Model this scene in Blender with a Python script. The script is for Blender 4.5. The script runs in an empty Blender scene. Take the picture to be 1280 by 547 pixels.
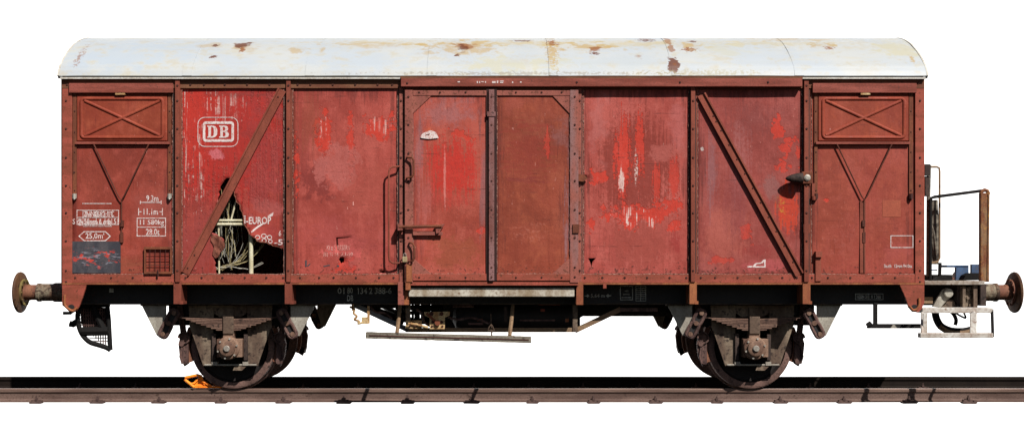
import bpy, bmesh, math, random
from mathutils import Vector, Matrix, noise
from mathutils.geometry import delaunay_2d_cdt

random.seed(7)
SC = bpy.context.scene
COL = SC.collection

# ------------------------------------------------------------------ camera, light, exposure
CAMY, CAMZ, F = -15.05, 1.37, 1603.0          # camera place and focal length in photo pixels (1280 wide)
PX, PY = 617.0, 331.0                          # principal point in the photo
cam = bpy.data.cameras.new('camera'); camo = bpy.data.objects.new('camera', cam); COL.objects.link(camo)
camo.location = (0, CAMY, CAMZ); camo.rotation_euler = (math.pi/2, 0, 0)
cam.sensor_width = 36; cam.lens = 36*F/1280
cam.shift_x = (640-PX)/1280; cam.shift_y = (PY-273.5)/1280
cam.clip_start = .1; cam.clip_end = 500
SC.camera = camo

SUN = Vector((.64, -1.0, 1.2)).normalized()    # towards the sun
el = math.asin(SUN.z); az = math.atan2(SUN.x, SUN.y)
w = bpy.data.worlds.new('World'); SC.world = w; w.use_nodes = True
nt = w.node_tree; bg = nt.nodes['Background']
sky = nt.nodes.new('ShaderNodeTexSky'); sky.sky_type = 'NISHITA'; sky.sun_disc = False
sky.sun_elevation = el; sky.sun_rotation = az
nt.links.new(sky.outputs[0], bg.inputs[0]); bg.inputs[1].default_value = .042
sl = bpy.data.lights.new('sun', 'SUN'); sl.energy = 5; sl.angle = math.radians(.5); sl.color = (1, .97, .92)
so = bpy.data.objects.new('sun', sl); COL.objects.link(so)
so.rotation_euler = (-SUN).to_track_quat('-Z', 'Y').to_euler(); so.location = (6, -10, 12)
SC.view_settings.view_transform = 'Standard'; SC.view_settings.look = 'None'
SC.view_settings.exposure = .5; SC.view_settings.gamma = 1
SC.view_settings.use_curve_mapping = False
SC.cycles.use_denoising = True
SC.cycles.max_bounces = 6

# ------------------------------------------------------------------ helpers
def WX(px, y): return (px-PX)*(y-CAMY)/F
def WZ(py, y): return CAMZ-(py-PY)*(y-CAMY)/F
def P(px, py, y): return Vector((WX(px, y), y, WZ(py, y)))
YS = -1.335                                    # outer face of the side sheets
def lin(c): c /= 255; return c/12.92 if c <= .04045 else ((c+.055)/1.055)**2.4
def S(r, g, b, k=1.5): return (min(.9, lin(r)/k), min(.9, lin(g)/k), min(.9, lin(b)/k), 1)

def box(bm, x0, x1, y0, y1, z0, z1):
    v = [bm.verts.new((x, y, z)) for x in (x0, x1) for y in (y0, y1) for z in (z0, z1)]
    for f in ((0,1,3,2),(4,6,7,5),(0,4,5,1),(2,3,7,6),(0,2,6,4),(1,5,7,3)): bm.faces.new([v[i] for i in f])
def pb(bm, x0, y0, x1, y1, yf, yb):
    a = P(x0, y1, yf); b = P(x1, y0, yf); box(bm, a.x, b.x, yf, yb, a.z, b.z)
def prism(bm, pts, yf, yb):                    # pts (x, z) world, extruded along y
    a = [bm.verts.new((x, yf, z)) for x, z in pts]; b = [bm.verts.new((x, yb, z)) for x, z in pts]
    bm.faces.new(a); bm.faces.new(b[::-1]); n = len(pts)
    for i in range(n): bm.faces.new((a[i], b[i], b[(i+1) % n], a[(i+1) % n]))
def pprism(bm, pts, yf, yb): prism(bm, [(WX(x, yf), WZ(y, yf)) for x, y in pts], yf, yb)
def bar(bm, p0, p1, w, yf, yb):                # flat bar between two (x, z) points, width w
    d = Vector((p1[0]-p0[0], p1[1]-p0[1])); d.normalize(); n = Vector((-d.y, d.x))*w/2
    prism(bm, [(p0[0]-n.x, p0[1]-n.y), (p1[0]-n.x, p1[1]-n.y), (p1[0]+n.x, p1[1]+n.y), (p0[0]+n.x, p0[1]+n.y)], yf, yb)
def pbar(bm, a, b, wpx, yf, yb):
    bar(bm, (WX(a[0], yf), WZ(a[1], yf)), (WX(b[0], yf), WZ(b[1], yf)), wpx*(yf-CAMY)/F, yf, yb)
def tube(bm, pts, r, n=8, closed=False):
    pts = [Vector(p) for p in pts]; m = len(pts); rings = []; up = None
    for i, p in enumerate(pts):
        if closed: t = (pts[(i+1) % m]-pts[i-1])
        else: t = pts[min(i+1, m-1)]-pts[max(i-1, 0)]
        t.normalize()
        if up is None:
            up = Vector((0, 0, 1)) if abs(t.z) < .9 else Vector((1, 0, 0))
        u = up-t*up.dot(t); u.normalize(); up = u; v = t.cross(u)
        rr = r[i] if isinstance(r, (list, tuple)) else r
        rings.append([bm.verts.new(p+rr*(math.cos(2*math.pi*k/n)*u+math.sin(2*math.pi*k/n)*v)) for k in range(n)])
    for i in range(m if closed else m-1):
        A, B = rings[i], rings[(i+1) % m]
        for k in range(n): bm.faces.new((A[k], A[(k+1) % n], B[(k+1) % n], B[k]))
    if not closed: bm.faces.new(rings[0][::-1]); bm.faces.new(rings[-1])
def smooth_path(pts, k=5):
    pts = [Vector(p) for p in pts]; out = []
    for i in range(len(pts)-1):
        p0, p1, p2, p3 = pts[max(0, i-1)], pts[i], pts[i+1], pts[min(len(pts)-1, i+2)]
        for j in range(k):
            t = j/k; out.append(.5*(2*p1+(p2-p0)*t+(2*p0-5*p1+4*p2-p3)*t*t+(3*p1-p0-3*p2+p3)*t**3))
    return out+[pts[-1]]
def ctube(bm, pts, r, y, n=8): tube(bm, smooth_path([P(a[0], a[1], a[2] if len(a) > 2 else y) for a in pts]), r, n)
def ptube(bm, pts, r, y, n=8): tube(bm, [P(a[0], a[1], a[2] if len(a) > 2 else y) for a in pts], r, n)
def lathe(bm, prof, c, axis='y', n=32, hollow=False):        # prof (radius, along) ; closes with caps where radius > 0
    rings = []
    for r, t in prof:
        ring = []
        for k in range(n):
            a = 2*math.pi*k/n; u, v = r*math.cos(a), r*math.sin(a)
            ring.append(bm.verts.new((c[0]+u, c[1]+t, c[2]+v) if axis == 'y' else (c[0]+t, c[1]+u, c[2]+v)))
        rings.append(ring)
    for A, C in zip(rings, rings[1:]+(rings[:1] if hollow else [])):
        for k in range(n): bm.faces.new((A[k], A[(k+1) % n], C[(k+1) % n], C[k]))
    if not hollow: bm.faces.new(rings[0]); bm.faces.new(rings[-1][::-1])
def dome(bm, c, r, h=.6, n=7):                 # bolt head pointing to -y
    a = [bm.verts.new((c[0]+r*math.cos(2*math.pi*k/n), c[1], c[2]+r*math.sin(2*math.pi*k/n))) for k in range(n)]
    b = [bm.verts.new((c[0]+.6*r*math.cos(2*math.pi*k/n), c[1]-h*r, c[2]+.6*r*math.sin(2*math.pi*k/n))) for k in range(n)]
    for k in range(n): bm.faces.new((a[k], a[(k+1) % n], b[(k+1) % n], b[k]))
    bm.faces.new(b)
def mk(name, bm, mat, parent=None, label=None, kind=None, smooth=False, bevel=0, **props):
    bmesh.ops.recalc_face_normals(bm, faces=bm.faces)
    me = bpy.data.meshes.new(name); bm.to_mesh(me); bm.free()
    if smooth:
        for p in me.polygons: p.use_smooth = True
        me.set_sharp_from_angle(angle=math.radians(38))
    me.materials.append(mat)
    o = bpy.data.objects.new(name, me); COL.objects.link(o)
    if parent: o.parent = parent
    if label: o['label'] = label
    if kind: o['kind'] = kind
    for k, v in props.items(): o[k] = v
    if bevel:
        m = o.modifiers.new('bevel', 'BEVEL'); m.width = bevel; m.segments = 2; m.limit_method = 'ANGLE'
    return o
def empty(name, label, cat, loc=(0, 0, 0), group=None):
    o = bpy.data.objects.new(name, None); COL.objects.link(o); o.location = loc
    o['label'] = label; o['category'] = cat
    if group: o['group'] = group
    return o
def cp(o, parent=None, loc=None, scale=None, kids=True):
    c = o.copy(); COL.objects.link(c); c.parent = parent if parent else o.parent
    if loc is not None: c.location = loc
    if scale is not None: c.scale = scale
    if kids:
        for ch in list(o.children):
            d = ch.copy(); COL.objects.link(d); d.parent = c
    return c
B = bmesh.new
def inpoly(x, y, poly):
    r = False; j = len(poly)-1
    for i in range(len(poly)):
        xi, yi = poly[i]; xj, yj = poly[j]
        if (yi > y) != (yj > y) and x < (xj-xi)*(y-yi)/(yj-yi)+xi: r = not r
        j = i
    return r
DENTS = []                                     # (x, z, radius, depth) of single dents
def dent(x, z):
    d = .0045*noise.noise(Vector((x*1.7, 0, z*1.3)))+.0022*noise.noise(Vector((x*4.1, 5, z*3.3)))
    for a, b, r, h in DENTS:
        q = ((x-a)**2+(z-b)**2)/r**2
        if q < 4: d += h*math.exp(-q*1.5)
    return d
def cdt(outer, holes, step=None):
    vs, es = [], []
    for loop in [outer]+holes:
        b = len(vs); n = len(loop); vs += [Vector(p) for p in loop]; es += [(b+i, b+(i+1) % n) for i in range(n)]
    if step:
        x0 = min(p[0] for p in outer); x1 = max(p[0] for p in outer); z0 = min(p[1] for p in outer); z1 = max(p[1] for p in outer)
        nx = max(2, int((x1-x0)/step)); nz = max(2, int((z1-z0)/step))
        for i in range(1, nx):
            for j in range(1, nz):
                p = (x0+(x1-x0)*i/nx, z0+(z1-z0)*j/nz)
                if inpoly(*p, outer) and not any(inpoly(*p, h) for h in holes): vs.append(Vector(p))
    v, e, f = delaunay_2d_cdt(vs, es, [], 0, 1e-5)[:3]
    out = []
    for t in f:
        cx = sum(v[i].x for i in t)/len(t); cy = sum(v[i].y for i in t)/len(t)
        if inpoly(cx, cy, outer) and not any(inpoly(cx, cy, h) for h in holes): out.append(t)
    return v, out
def flat(bm, outer, holes=(), y=YS, off=-.003, bend=True):   # thin flat figure (world x, z), following the sheet
    v, f = cdt(list(outer), [list(h) for h in holes])
    bv = [bm.verts.new((p.x, y+off+(dent(p.x, p.y) if bend else 0), p.y)) for p in v]
    for t in f: bm.faces.new([bv[i] for i in t])
def pf(bm, outer, holes=(), y=YS, off=-.003, bend=True):
    flat(bm, [(WX(a, y), WZ(b, y)) for a, b in outer], [[(WX(a, y), WZ(b, y)) for a, b in h] for h in holes], y, off, bend)
def rrect(x0, y0, x1, y1, r, n=5):
    pts = []
    for cx, cy, a0 in ((x1-r, y0+r, -90), (x1-r, y1-r, 0), (x0+r, y1-r, 90), (x0+r, y0+r, 180)):
        for k in range(n+1):
            a = math.radians(a0+90*k/n); pts.append((cx+r*math.cos(a), cy+r*math.sin(a)))
    return pts
def ring(bm, x0, y0, x1, y1, w, r=0, **k):     # outlined rectangle, photo pixels
    if r: pf(bm, rrect(x0, y0, x1, y1, r), [rrect(x0+w, y0+w, x1-w, y1-w, max(.3, r-w))], **k)
    else: pf(bm, [(x0, y0), (x1, y0), (x1, y1), (x0, y1)], [[(x0+w, y0+w), (x1-w, y0+w), (x1-w, y1-w), (x0+w, y1-w)]], **k)
def rect(bm, x0, y0, x1, y1, **k): pf(bm, [(x0, y0), (x1, y0), (x1, y1), (x0, y1)], **k)
def text(bm, s, x0, y0, x1, y1, y=YS, off=-.003, bold=.012, bend=True, shear=0):
    cu = bpy.data.curves.new('t', 'FONT'); cu.body = s; cu.offset = bold; cu.resolution_u = 2; cu.shear = shear
    ob = bpy.data.objects.new('t', cu); COL.objects.link(ob)
    dg = bpy.context.evaluated_depsgraph_get(); me = bpy.data.meshes.new_from_object(ob.evaluated_get(dg))
    bpy.data.objects.remove(ob); bpy.data.curves.remove(cu)
    xs = [v.co.x for v in me.vertices]; zs = [v.co.y for v in me.vertices]
    a0, a1, b0, b1 = min(xs), max(xs), min(zs), max(zs)
    X0, X1, Z0, Z1 = WX(x0, y), WX(x1, y), WZ(y1, y), WZ(y0, y)
    vs = []
    for v in me.vertices:
        x = X0+(v.co.x-a0)/(a1-a0)*(X1-X0); z = Z0+(v.co.y-b0)/(b1-b0)*(Z1-Z0)
        vs.append(bm.verts.new((x, y+off+(dent(x, z) if bend else 0), z)))
    for p in me.polygons:
        try: bm.faces.new([vs[i] for i in p.vertices])
        except ValueError: pass
    bpy.data.meshes.remove(me)

# ------------------------------------------------------------------ materials
class NB:
    def __init__(s, name):
        s.m = bpy.data.materials.new(name); s.m.use_nodes = True; s.t = s.m.node_tree
        s.b = s.t.nodes['Principled BSDF']; s.tc = s.n('ShaderNodeTexCoord').outputs['Object']; s.cache = {}
    def n(s, t, **k):
        o = s.t.nodes.new(t)
        for a, v in k.items(): setattr(o, a, v)
        return o
    def l(s, a, b): s.t.links.new(a, b)
    def noise(s, scale, detail=4, rough=.55, stretch=(1, 1, 1), loc=(0, 0, 0)):
        key = (scale, detail, rough, stretch, loc)
        if key in s.cache: return s.cache[key]
        mp = s.n('ShaderNodeMapping'); mp.inputs['Scale'].default_value = stretch; mp.inputs['Location'].default_value = loc
        s.l(s.tc, mp.inputs[0]); t = s.n('ShaderNodeTexNoise')
        t.inputs['Scale'].default_value = scale; t.inputs['Detail'].default_value = detail; t.inputs['Roughness'].default_value = rough
        s.l(mp.outputs[0], t.inputs['Vector']); s.cache[key] = t.outputs['Fac']; return t.outputs['Fac']
    def math(s, op, a, b=None, clamp=False):
        o = s.n('ShaderNodeMath', operation=op, use_clamp=clamp)
        for i, v in enumerate((a, b)):
            if v is None: continue
            if isinstance(v, (int, float)): o.inputs[i].default_value = v
            else: s.l(v, o.inputs[i])
        return o.outputs[0]
    def rng(s, f, a, b, lo=0, hi=1):
        o = s.n('ShaderNodeMapRange', interpolation_type='SMOOTHSTEP'); s.l(f, o.inputs[0])
        for i, v in zip((1, 2, 3, 4), (a, b, lo, hi)): o.inputs[i].default_value = v
        return o.outputs[0]
    def mix(s, f, a, b):
        o = s.n('ShaderNodeMix', data_type='RGBA')
        if isinstance(f, (int, float)): o.inputs[0].default_value = f
        else: s.l(f, o.inputs[0])
        for i, v in ((6, a), (7, b)):
            if isinstance(v, tuple): o.inputs[i].default_value = v
            else: s.l(v, o.inputs[i])
        return o.outputs[2]
    def patch(s, cx, cz, rx, rz, rot=0, soft=.5, amt=.6, ns=None):
        mp = s.n('ShaderNodeMapping', vector_type='TEXTURE'); mp.inputs['Location'].default_value = (cx, 0, cz)
        mp.inputs['Scale'].default_value = (rx, 1e4, rz); mp.inputs['Rotation'].default_value = (0, rot, 0); s.l(s.tc, mp.inputs[0])
        ln = s.n('ShaderNodeVectorMath', operation='LENGTH'); s.l(mp.outputs[0], ln.inputs[0])
        d = s.math('ADD', ln.outputs['Value'], s.math('MULTIPLY', s.math('SUBTRACT', ns, .5), amt*2))
        return s.rng(d, 1.0, 1.0-soft, 0, 1)
    def finish(s, col, rough=.7, metal=0, bump=None, dist=.004, strength=.4, rmap=None, spec=.35):
        s.l(col, s.b.inputs['Base Color']); s.b.inputs['Metallic'].default_value = metal
        s.b.inputs['Specular IOR Level'].default_value = spec
        if rmap is not None: s.l(rmap, s.b.inputs['Roughness'])
        else: s.b.inputs['Roughness'].default_value = rough
        if bump is not None:
            bp = s.n('ShaderNodeBump'); bp.inputs['Distance'].default_value = dist; bp.inputs['Strength'].default_value = strength
            s.l(bump, bp.inputs['Height']); s.l(bp.outputs[0], s.b.inputs['Normal'])
        return s.m

RUSTD = S(78, 44, 34); WHITEP = S(236, 228, 222)
def weather(name, c1, c2, c3=RUSTD, s1=3, s3=28, t3=.62, rough=.75, metal=0, strength=.4, streak=(1, 1, .35), amount3=.85, extra=None, spec=.22):
    nb = NB(name)
    a = nb.noise(s1, 5, .6, streak); b = nb.noise(s3, 6, .65); c = nb.noise(s3*3.1, 3, .6)
    col = nb.mix(nb.rng(a, .36, .64), c1, c2)
    col = nb.mix(nb.rng(b, t3, t3+.08, 0, amount3), col, c3)
    col = nb.mix(nb.rng(c, .42, .68, 0, .42), col, c3)
    if extra: col = extra(nb, col)
    return nb.finish(col, rough, metal, nb.math('ADD', a, nb.math('ADD', b, c)), .005, strength, spec=spec)

def paint(name, base, light=None, dark=None, patches=(), y=YS, rough=.62, streaks=.45, rust=.67, blue=.96, edges=None):
    """old lacquer on a steel sheet: faded and dark areas, run-down streaks, scuffs, chips, plus the wear seen at its place"""
    nb = NB(name); sat = lambda c: (c[0]*1.14, c[1]*1.07, c[2]*blue*.96, 1)
    base = sat(base); light = light and sat(light); dark = dark and sat(dark); light = light or tuple(min(1, c*1.22+.02) for c in base[:3])+(1,); dark = dark or tuple(c*.66 for c in base[:3])+(1,)
    big = nb.noise(1.6, 5, .6, (1, 1, .8)); blo = nb.noise(7, 6, .62); fine = nb.noise(34, 6, .68); grit = nb.noise(120, 3, .6)
    st = nb.noise(9, 5, .6, (3.2, 1, .16)); st2 = nb.noise(16, 5, .65, (3.2, 1, .10), (3, 0, 1))
    hz = nb.noise(12, 5, .6, (.4, 1, 3), (7, 0, 2))
    col = nb.mix(nb.rng(big, .36, .62), dark, base)
    col = nb.mix(nb.rng(blo, .48, .72, 0, .65), col, light)
    col = nb.mix(nb.rng(st, .48, .68, 0, streaks*1.25), col, dark)
    col = nb.mix(nb.rng(st2, .58, .75, 0, streaks*.8), col, light)
    ex = lambda n: nb.rng(n, .30, .70)
    av = lambda a, b, t=.5: nb.math('ADD', nb.math('MULTIPLY', a, 1-t), nb.math('MULTIPLY', b, t))
    eb, ef, es, eg, eh = ex(blo), ex(fine), ex(st2), ex(st), ex(hz)
    cloud = nb.noise(3.1, 7, .68, (1, 1, .75), (17, 0, 5))
    col = nb.mix(nb.rng(cloud, .50, .62, 0, .55), col, (min(1, base[0]*1.14), base[1]*1.40, base[2]*1.45, 1))
    col = nb.mix(nb.rng(cloud, .47, .36, 0, .60), col, (base[0]*.70, base[1]*.58, base[2]*.55, 1))
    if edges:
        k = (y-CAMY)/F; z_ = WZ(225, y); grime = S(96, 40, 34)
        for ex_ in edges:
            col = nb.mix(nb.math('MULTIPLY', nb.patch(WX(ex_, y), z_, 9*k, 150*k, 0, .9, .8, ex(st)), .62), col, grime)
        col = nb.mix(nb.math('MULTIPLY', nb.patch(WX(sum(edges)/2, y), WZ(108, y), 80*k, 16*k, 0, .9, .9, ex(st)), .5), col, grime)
    kinds = {'b': av(eb, ef, .3), 's': av(av(es, eg), ef, .35), 'f': av(eb, ef, .55), 'h': av(eh, ef, .35), 'g': av(eg, ef, .25), 'c': av(ex(nb.noise(13, 6, .6, (1, 1, 1), (6, 0, 2))), ef, .2)}
    chips = None
    for p in patches:
        px, py, rx, ry, c, soft, amt, kind, op = p[:9]; rot = p[9] if len(p) > 9 else 0
        k = (y-CAMY)/F
        f = nb.patch(WX(px, y), WZ(py, y), rx*k, ry*k, rot, soft, amt, kinds[kind[0]])
        if len(kind) > 1: f = nb.math('MULTIPLY', f, nb.rng({'f': fine, 's': st2}[kind[1]], .5, .58))
        f = nb.math('MULTIPLY', f, op); col = nb.mix(f, col, c)
        if c in (ORED, RED): chips = f if chips is None else nb.math('MAXIMUM', chips, f)
    col = nb.mix(nb.rng(fine, rust, rust+.07, 0, .7), col, S(92, 42, 34))       # small chips down to rust
    col = nb.mix(nb.rng(grit, .42, .66, 0, .34), col, S(116, 44, 38))
    mot = nb.noise(14, 8, .75, (1.4, 1, .7), (5, 0, 9))
    col = nb.mix(nb.rng(mot, .52, .64, 0, .38), col, dark); col = nb.mix(nb.rng(mot, .44, .34, 0, .30), col, light)
    ck = nb.noise(5, 8, .8, (2.6, 1, .55), (1, 0, 13)); ln_ = nb.math('ABSOLUTE', nb.math('SUBTRACT', ck, .5))
    crk = nb.math('MULTIPLY', nb.rng(ln_, .007, .002), nb.rng(nb.noise(2.2, 3, .5, (1, 1, 1), (4, 0, 7)), .5, .6))
    col = nb.mix(nb.math('MULTIPLY', crk, .75), col, S(84, 34, 28))              # hairline cracks in the lacquer
    sc1 = nb.noise(22, 3, .6, (.12, 1, 3.2), (21, 0, 6)); sc2 = nb.noise(24, 3, .6, (3.4, 1, .12), (31, 0, 16)); gate = nb.noise(2.6, 4, .6, (1, 1, 1), (9, 0, 33))
    col = nb.mix(nb.math('MULTIPLY', nb.rng(sc1, .67, .70, 0, .75), nb.rng(gate, .46, .54)), col, S(86, 36, 30))     # dark knocks and scrapes
    col = nb.mix(nb.math('MULTIPLY', nb.rng(sc2, .66, .70, 0, .7), nb.rng(gate, .52, .44)), col, S(96, 40, 34))      # rust runs
    low = nb.n('ShaderNodeSeparateXYZ'); nb.l(nb.tc, low.inputs[0]); edge = nb.rng(low.outputs['Z'], WZ(318, y), WZ(342, y), 0, .13)
    col = nb.mix(nb.rng(nb.math('ADD', fine, edge), .67, .72, 0, .8), col, S(88, 44, 34))                          # chipped lower edge
    nl = nb.noise(26, 4, .7, (1.6, 1, .5), (11, 0, 4))
    col = nb.mix(nb.rng(nl, .67, .72, 0, .75), col, S(206, 140, 128))            # pale scuffs
    h = nb.math('ADD', nb.math('MULTIPLY', blo, 1.4), nb.math('ADD', nb.math('MULTIPLY', fine, .5), nb.math('MULTIPLY', grit, .15)))
    if chips is not None: h = nb.math('SUBTRACT', h, nb.math('MULTIPLY', chips, .9))
    return nb.finish(col, rough, 0, h, .007, .55, nb.rng(blo, .3, .7, rough-.1, rough+.2), spec=.22)

RED = S(188, 46, 38); ORED = S(212, 62, 44); WH = S(240, 215, 205); DKB = S(134, 52, 46); LIL = S(168, 120, 122); BRN = S(150, 68, 54)
m_bay1 = paint('paint_end_bay', edges=(92, 214), blue=.92, base=S(158, 68, 58), patches=[(190, 265, 34, 42, S(172, 92, 82), .8, .4, 'b', .6), (120, 215, 40, 60, S(150, 66, 50), .8, .4, 'b', .6), (150, 330, 70, 14, S(150, 84, 60), .8, .5, 'h', .6)])
m_bay2 = paint('paint_torn_bay', edges=(229, 354), base=S(172, 68, 62), light=S(186, 82, 76), patches=[ (276, 150, 95, 120, RED, .35, .9, 's', .92), (262, 140, 80, 80, S(206, 54, 40), .5, 1.0, 's', .75), (330, 200, 30, 90, S(168, 64, 60), .5, .7, 'b', .9), (250, 300, 40, 50, S(160, 68, 62), .5, .9, 's', .9), (282, 134, 22, 18, WH, .4, 1.0, 'cs', .6), (233, 190, 3, 90, WH, .5, .9, 'cs', .7), (248, 215, 6, 60, WH, .5, 1.0, 'cs', .55), (300, 160, 50, 70, S(168, 44, 40), .3, 1.0, 's', .5), (270, 193, 11, 8, S(214, 112, 118), .3, .5, 'f', .9), (300, 118, 60, 5, DKB, .8, .6, 'h', .6), (332, 262, 30, 14, S(182, 92, 86), .6, .6, 'b', .7)])
m_bay3 = paint('paint_pink_bay', edges=(367, 497), base=S(176, 80, 74), light=S(188, 94, 90), dark=S(150, 62, 56), patches=[ (396, 228, 34, 24, DKB, .35, .8, 'b', .85), (380, 180, 12, 60, S(150, 60, 54), .7, .8, 'g', .6), (403, 166, 10, 26, ORED, .10, 0.90, 'c', .95), (404, 160, 6, 14, WH, .4, .9, 'fs', .8), (438, 178, 4, 34, ORED, .10, 1.00, 'c', .85), (477, 157, 20, 15, ORED, .10, 1.00, 'c', .9), (478, 156, 14, 10, WH, .5, 1.0, 'fs', .55), (371, 205, 4, 30, ORED, .10, 1.00, 'c', .85), (430, 312, 24, 9, S(226, 104, 98), .3, .9, 'c', .85), (430, 331, 14, 9, ORED, .10, 0.90, 'c', .9), (424, 212, 30, 30, S(194, 106, 98), .25, .5, 'b', .75), (455, 240, 40, 50, S(182, 88, 74), .8, .6, 'b', .6), (385, 150, 20, 40, S(160, 78, 58), .7, .7, 'g', .6), (430, 300, 60, 40, S(182, 84, 80), .8, .6, 'b', .6)])
m_doorl = paint('paint_door_first_leaf', edges=(518, 607), base=S(176, 80, 70), light=S(186, 100, 92), dark=S(156, 68, 56), y=-1.39, patches=[ (560, 140, 48, 24, LIL, .8, .6, 'b', .5), (522, 190, 9, 60, LIL, .8, .6, 'g', .5), (565, 212, 38, 44, S(206, 50, 38), .45, .8, 's', .9), (560, 250, 40, 14, S(192, 70, 58), .7, .7, 's', .7), (537, 164, 6, 6, S(206, 96, 66), .4, .4, 'f', .8), (575, 168, 16, 4, ORED, .10, 1.00, 'c', .8, .4), (602, 288, 9, 4, ORED, .10, 0.50, 'c', .9), (570, 315, 42, 30, S(160, 80, 54), .6, .7, 'b', .8), (530, 250, 14, 50, S(190, 104, 96), .8, .7, 'g', .6), (556, 225, 2, 40, S(228, 150, 140), .5, .7, 's', .6), (604, 230, 6, 110, LIL, .8, .6, 'g', .45)])
m_doorr = paint('paint_door_second_leaf', edges=(622, 711), blue=.86, base=S(152, 72, 58), light=S(168, 90, 72), dark=S(126, 56, 42), y=-1.39, patches=[ (662, 190, 36, 46, S(150, 58, 44), .6, .7, 'h', .75), (712, 260, 7, 90, LIL, .7, .8, 'g', .7), (702, 165, 14, 20, S(150, 96, 92), .7, .6, 'b', .6), (684, 180, 4, 16, ORED, .18, .9, 's', .6), (664, 292, 26, 14, S(186, 106, 86), .5, 1.0, 'hf', .7), (640, 130, 18, 14, S(176, 86, 70), .7, .5, 'b', .5), (660, 225, 30, 4, DKB, .6, .9, 'h', .7)])
m_bay5 = paint('paint_scraped_bay', edges=(730, 861), base=S(182, 86, 82), light=S(192, 104, 100), dark=S(160, 70, 64), patches=[ (795, 210, 56, 72, S(140, 54, 42), .35, .6, 's', .85), (748, 150, 14, 60, S(196, 112, 106), .8, .6, 'b', .6), (848, 160, 12, 50, S(192, 108, 104), .8, .6, 'b', .5), (800, 305, 46, 42, S(164, 74, 62), .5, .7, 's', .75), (779, 195, 10, 54, ORED, .18, .9, 's', .95), (800, 182, 5, 48, ORED, .18, 1.0, 's', .9), (820, 225, 5, 30, ORED, .18, 1.0, 's', .75), (842, 222, 6, 28, ORED, .18, 1.0, 's', .75), (777, 225, 4, 14, WH, .4, .8, 's', .85), (796, 210, 3, 30, WH, .4, 1.0, 'sf', .85), (832, 192, 26, 11, S(182, 92, 82), .5, .7, 'b', .85), (795, 268, 40, 13, ORED, .10, .75, 'c', .95), (790, 275, 22, 10, ORED, .10, .8, 'c', .95), (828, 266, 24, 9, ORED, .10, .8, 'c', .95, -.4), (786, 268, 20, 9, WH, .4, .9, 'cs', .8), (800, 276, 16, 8, WH, .4, .9, 'cs', .7), (840, 256, 11, 9, ORED, .10, 0.70, 'c', .95), (842, 283, 8, 7, ORED, .10, 0.70, 'c', .9), (845, 302, 8, 18, S(160, 50, 46), .5, .6, 's', .7), (748, 221, 9, 8, ORED, .10, 0.90, 'c', .95), (739, 281, 5, 8, ORED, .10, 0.70, 'c', .9)])
m_bay6 = paint('paint_braced_bay', edges=(873, 1002), base=S(156, 76, 74), light=S(172, 92, 90), dark=S(138, 58, 54), patches=[ (905, 290, 34, 50, S(186, 96, 82), .7, .6, 'b', .75), (940, 150, 44, 30, S(132, 62, 58), .7, .7, 's', .6), (925, 200, 16, 60, S(182, 112, 108), .8, .7, 's', .6), (890, 215, 10, 60, S(150, 108, 112), .8, .7, 's', .55), (972, 163, 6, 13, ORED, .10, 1.00, 'c', .9), (982, 183, 9, 8, ORED, .10, 1.00, 'c', .85), (997, 185, 4, 16, ORED, .10, 1.00, 'c', .8), (979, 206, 7, 10, ORED, .10, 1.00, 'c', .85), (985, 262, 15, 32, S(206, 66, 40), .3, .7, 's', .92), (978, 262, 9, 26, S(206, 150, 50), .5, 1.0, 'ff', .8), (963, 232, 14, 18, S(150, 98, 94), .6, .6, 'b', .7), (934, 293, 7, 12, ORED, .10, 1.00, 'c', .7), (945, 313, 24, 10, S(150, 50, 46), .6, .8, 's', .6), (958, 331, 38, 8, S(190, 88, 88), .6, .6, 'b', .8), (877, 187, 2.4, 4, S(200, 186, 180), .4, .8, 'c', .9), (900, 325, 14, 5, ORED, .10, 1.00, 'c', .6), (920, 250, 20, 60, S(148, 70, 70), .8, .6, 's', .6)])
m_bay7 = paint('paint_other_end_bay', edges=(1015, 1142), blue=.94, base=S(160, 72, 64), light=S(174, 90, 78), dark=S(144, 64, 50), patches=[(1034, 250, 4, 3, ORED, .10, 0.50, 'c', .95), (1050, 300, 26, 30, S(176, 90, 76), .7, .8, 'hf', .6), (1120, 320, 26, 22, S(182, 86, 78), .8, .6, 'b', .6)])
m_vent = paint('paint_vent', blue=.92, base=S(156, 70, 56), light=S(172, 88, 68), dark=S(138, 60, 42), y=-1.37)
m_post = weather('post_paint', S(156, 80, 62), S(128, 62, 46), S(96, 54, 40), s1=5, t3=.6)
m_rail_top = weather('top_rail_paint', S(134, 88, 62), S(116, 64, 46), S(80, 56, 42), s1=5, streak=(.6, 1, 2))
m_head = weather('header_paint', S(164, 86, 72), S(134, 64, 50), S(84, 52, 44), s1=4, streak=(.5, 1, 4))
m_bottom = weather('bottom_rail_paint', S(174, 84, 68), S(146, 72, 54), S(104, 58, 40), s1=5, t3=.57, streak=(.6, 1, 2))
m_lip = weather('rusty_lip', S(176, 108, 68), S(142, 76, 52), S(96, 52, 34), s1=9)
m_stile = weather('door_frame_paint', S(168, 96, 82), S(150, 84, 74), S(104, 60, 44), s1=5, t3=.55)
m_lilac = weather('worn_purple_primer', S(150, 108, 106), S(126, 74, 66), S(70, 46, 42), s1=6, t3=.55)
m_dark = weather('grimy_joint', S(70, 36, 32), S(44, 26, 24), S(24, 18, 17), s1=8)
m_stile2 = weather('worn_stile_paint', S(166, 92, 78), S(150, 112, 110), S(104, 64, 52), s1=4, t3=.57)
m_rod = weather('dark_rod_rust', S(116, 60, 44), S(84, 44, 34), S(52, 30, 26), s1=12)
m_handle = weather('rusty_rod', S(140, 78, 52), S(110, 58, 40), S(70, 40, 30), s1=9)
m_bolt = weather('bolt_rust', S(90, 50, 40), S(70, 38, 34), S(46, 28, 26))
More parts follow.
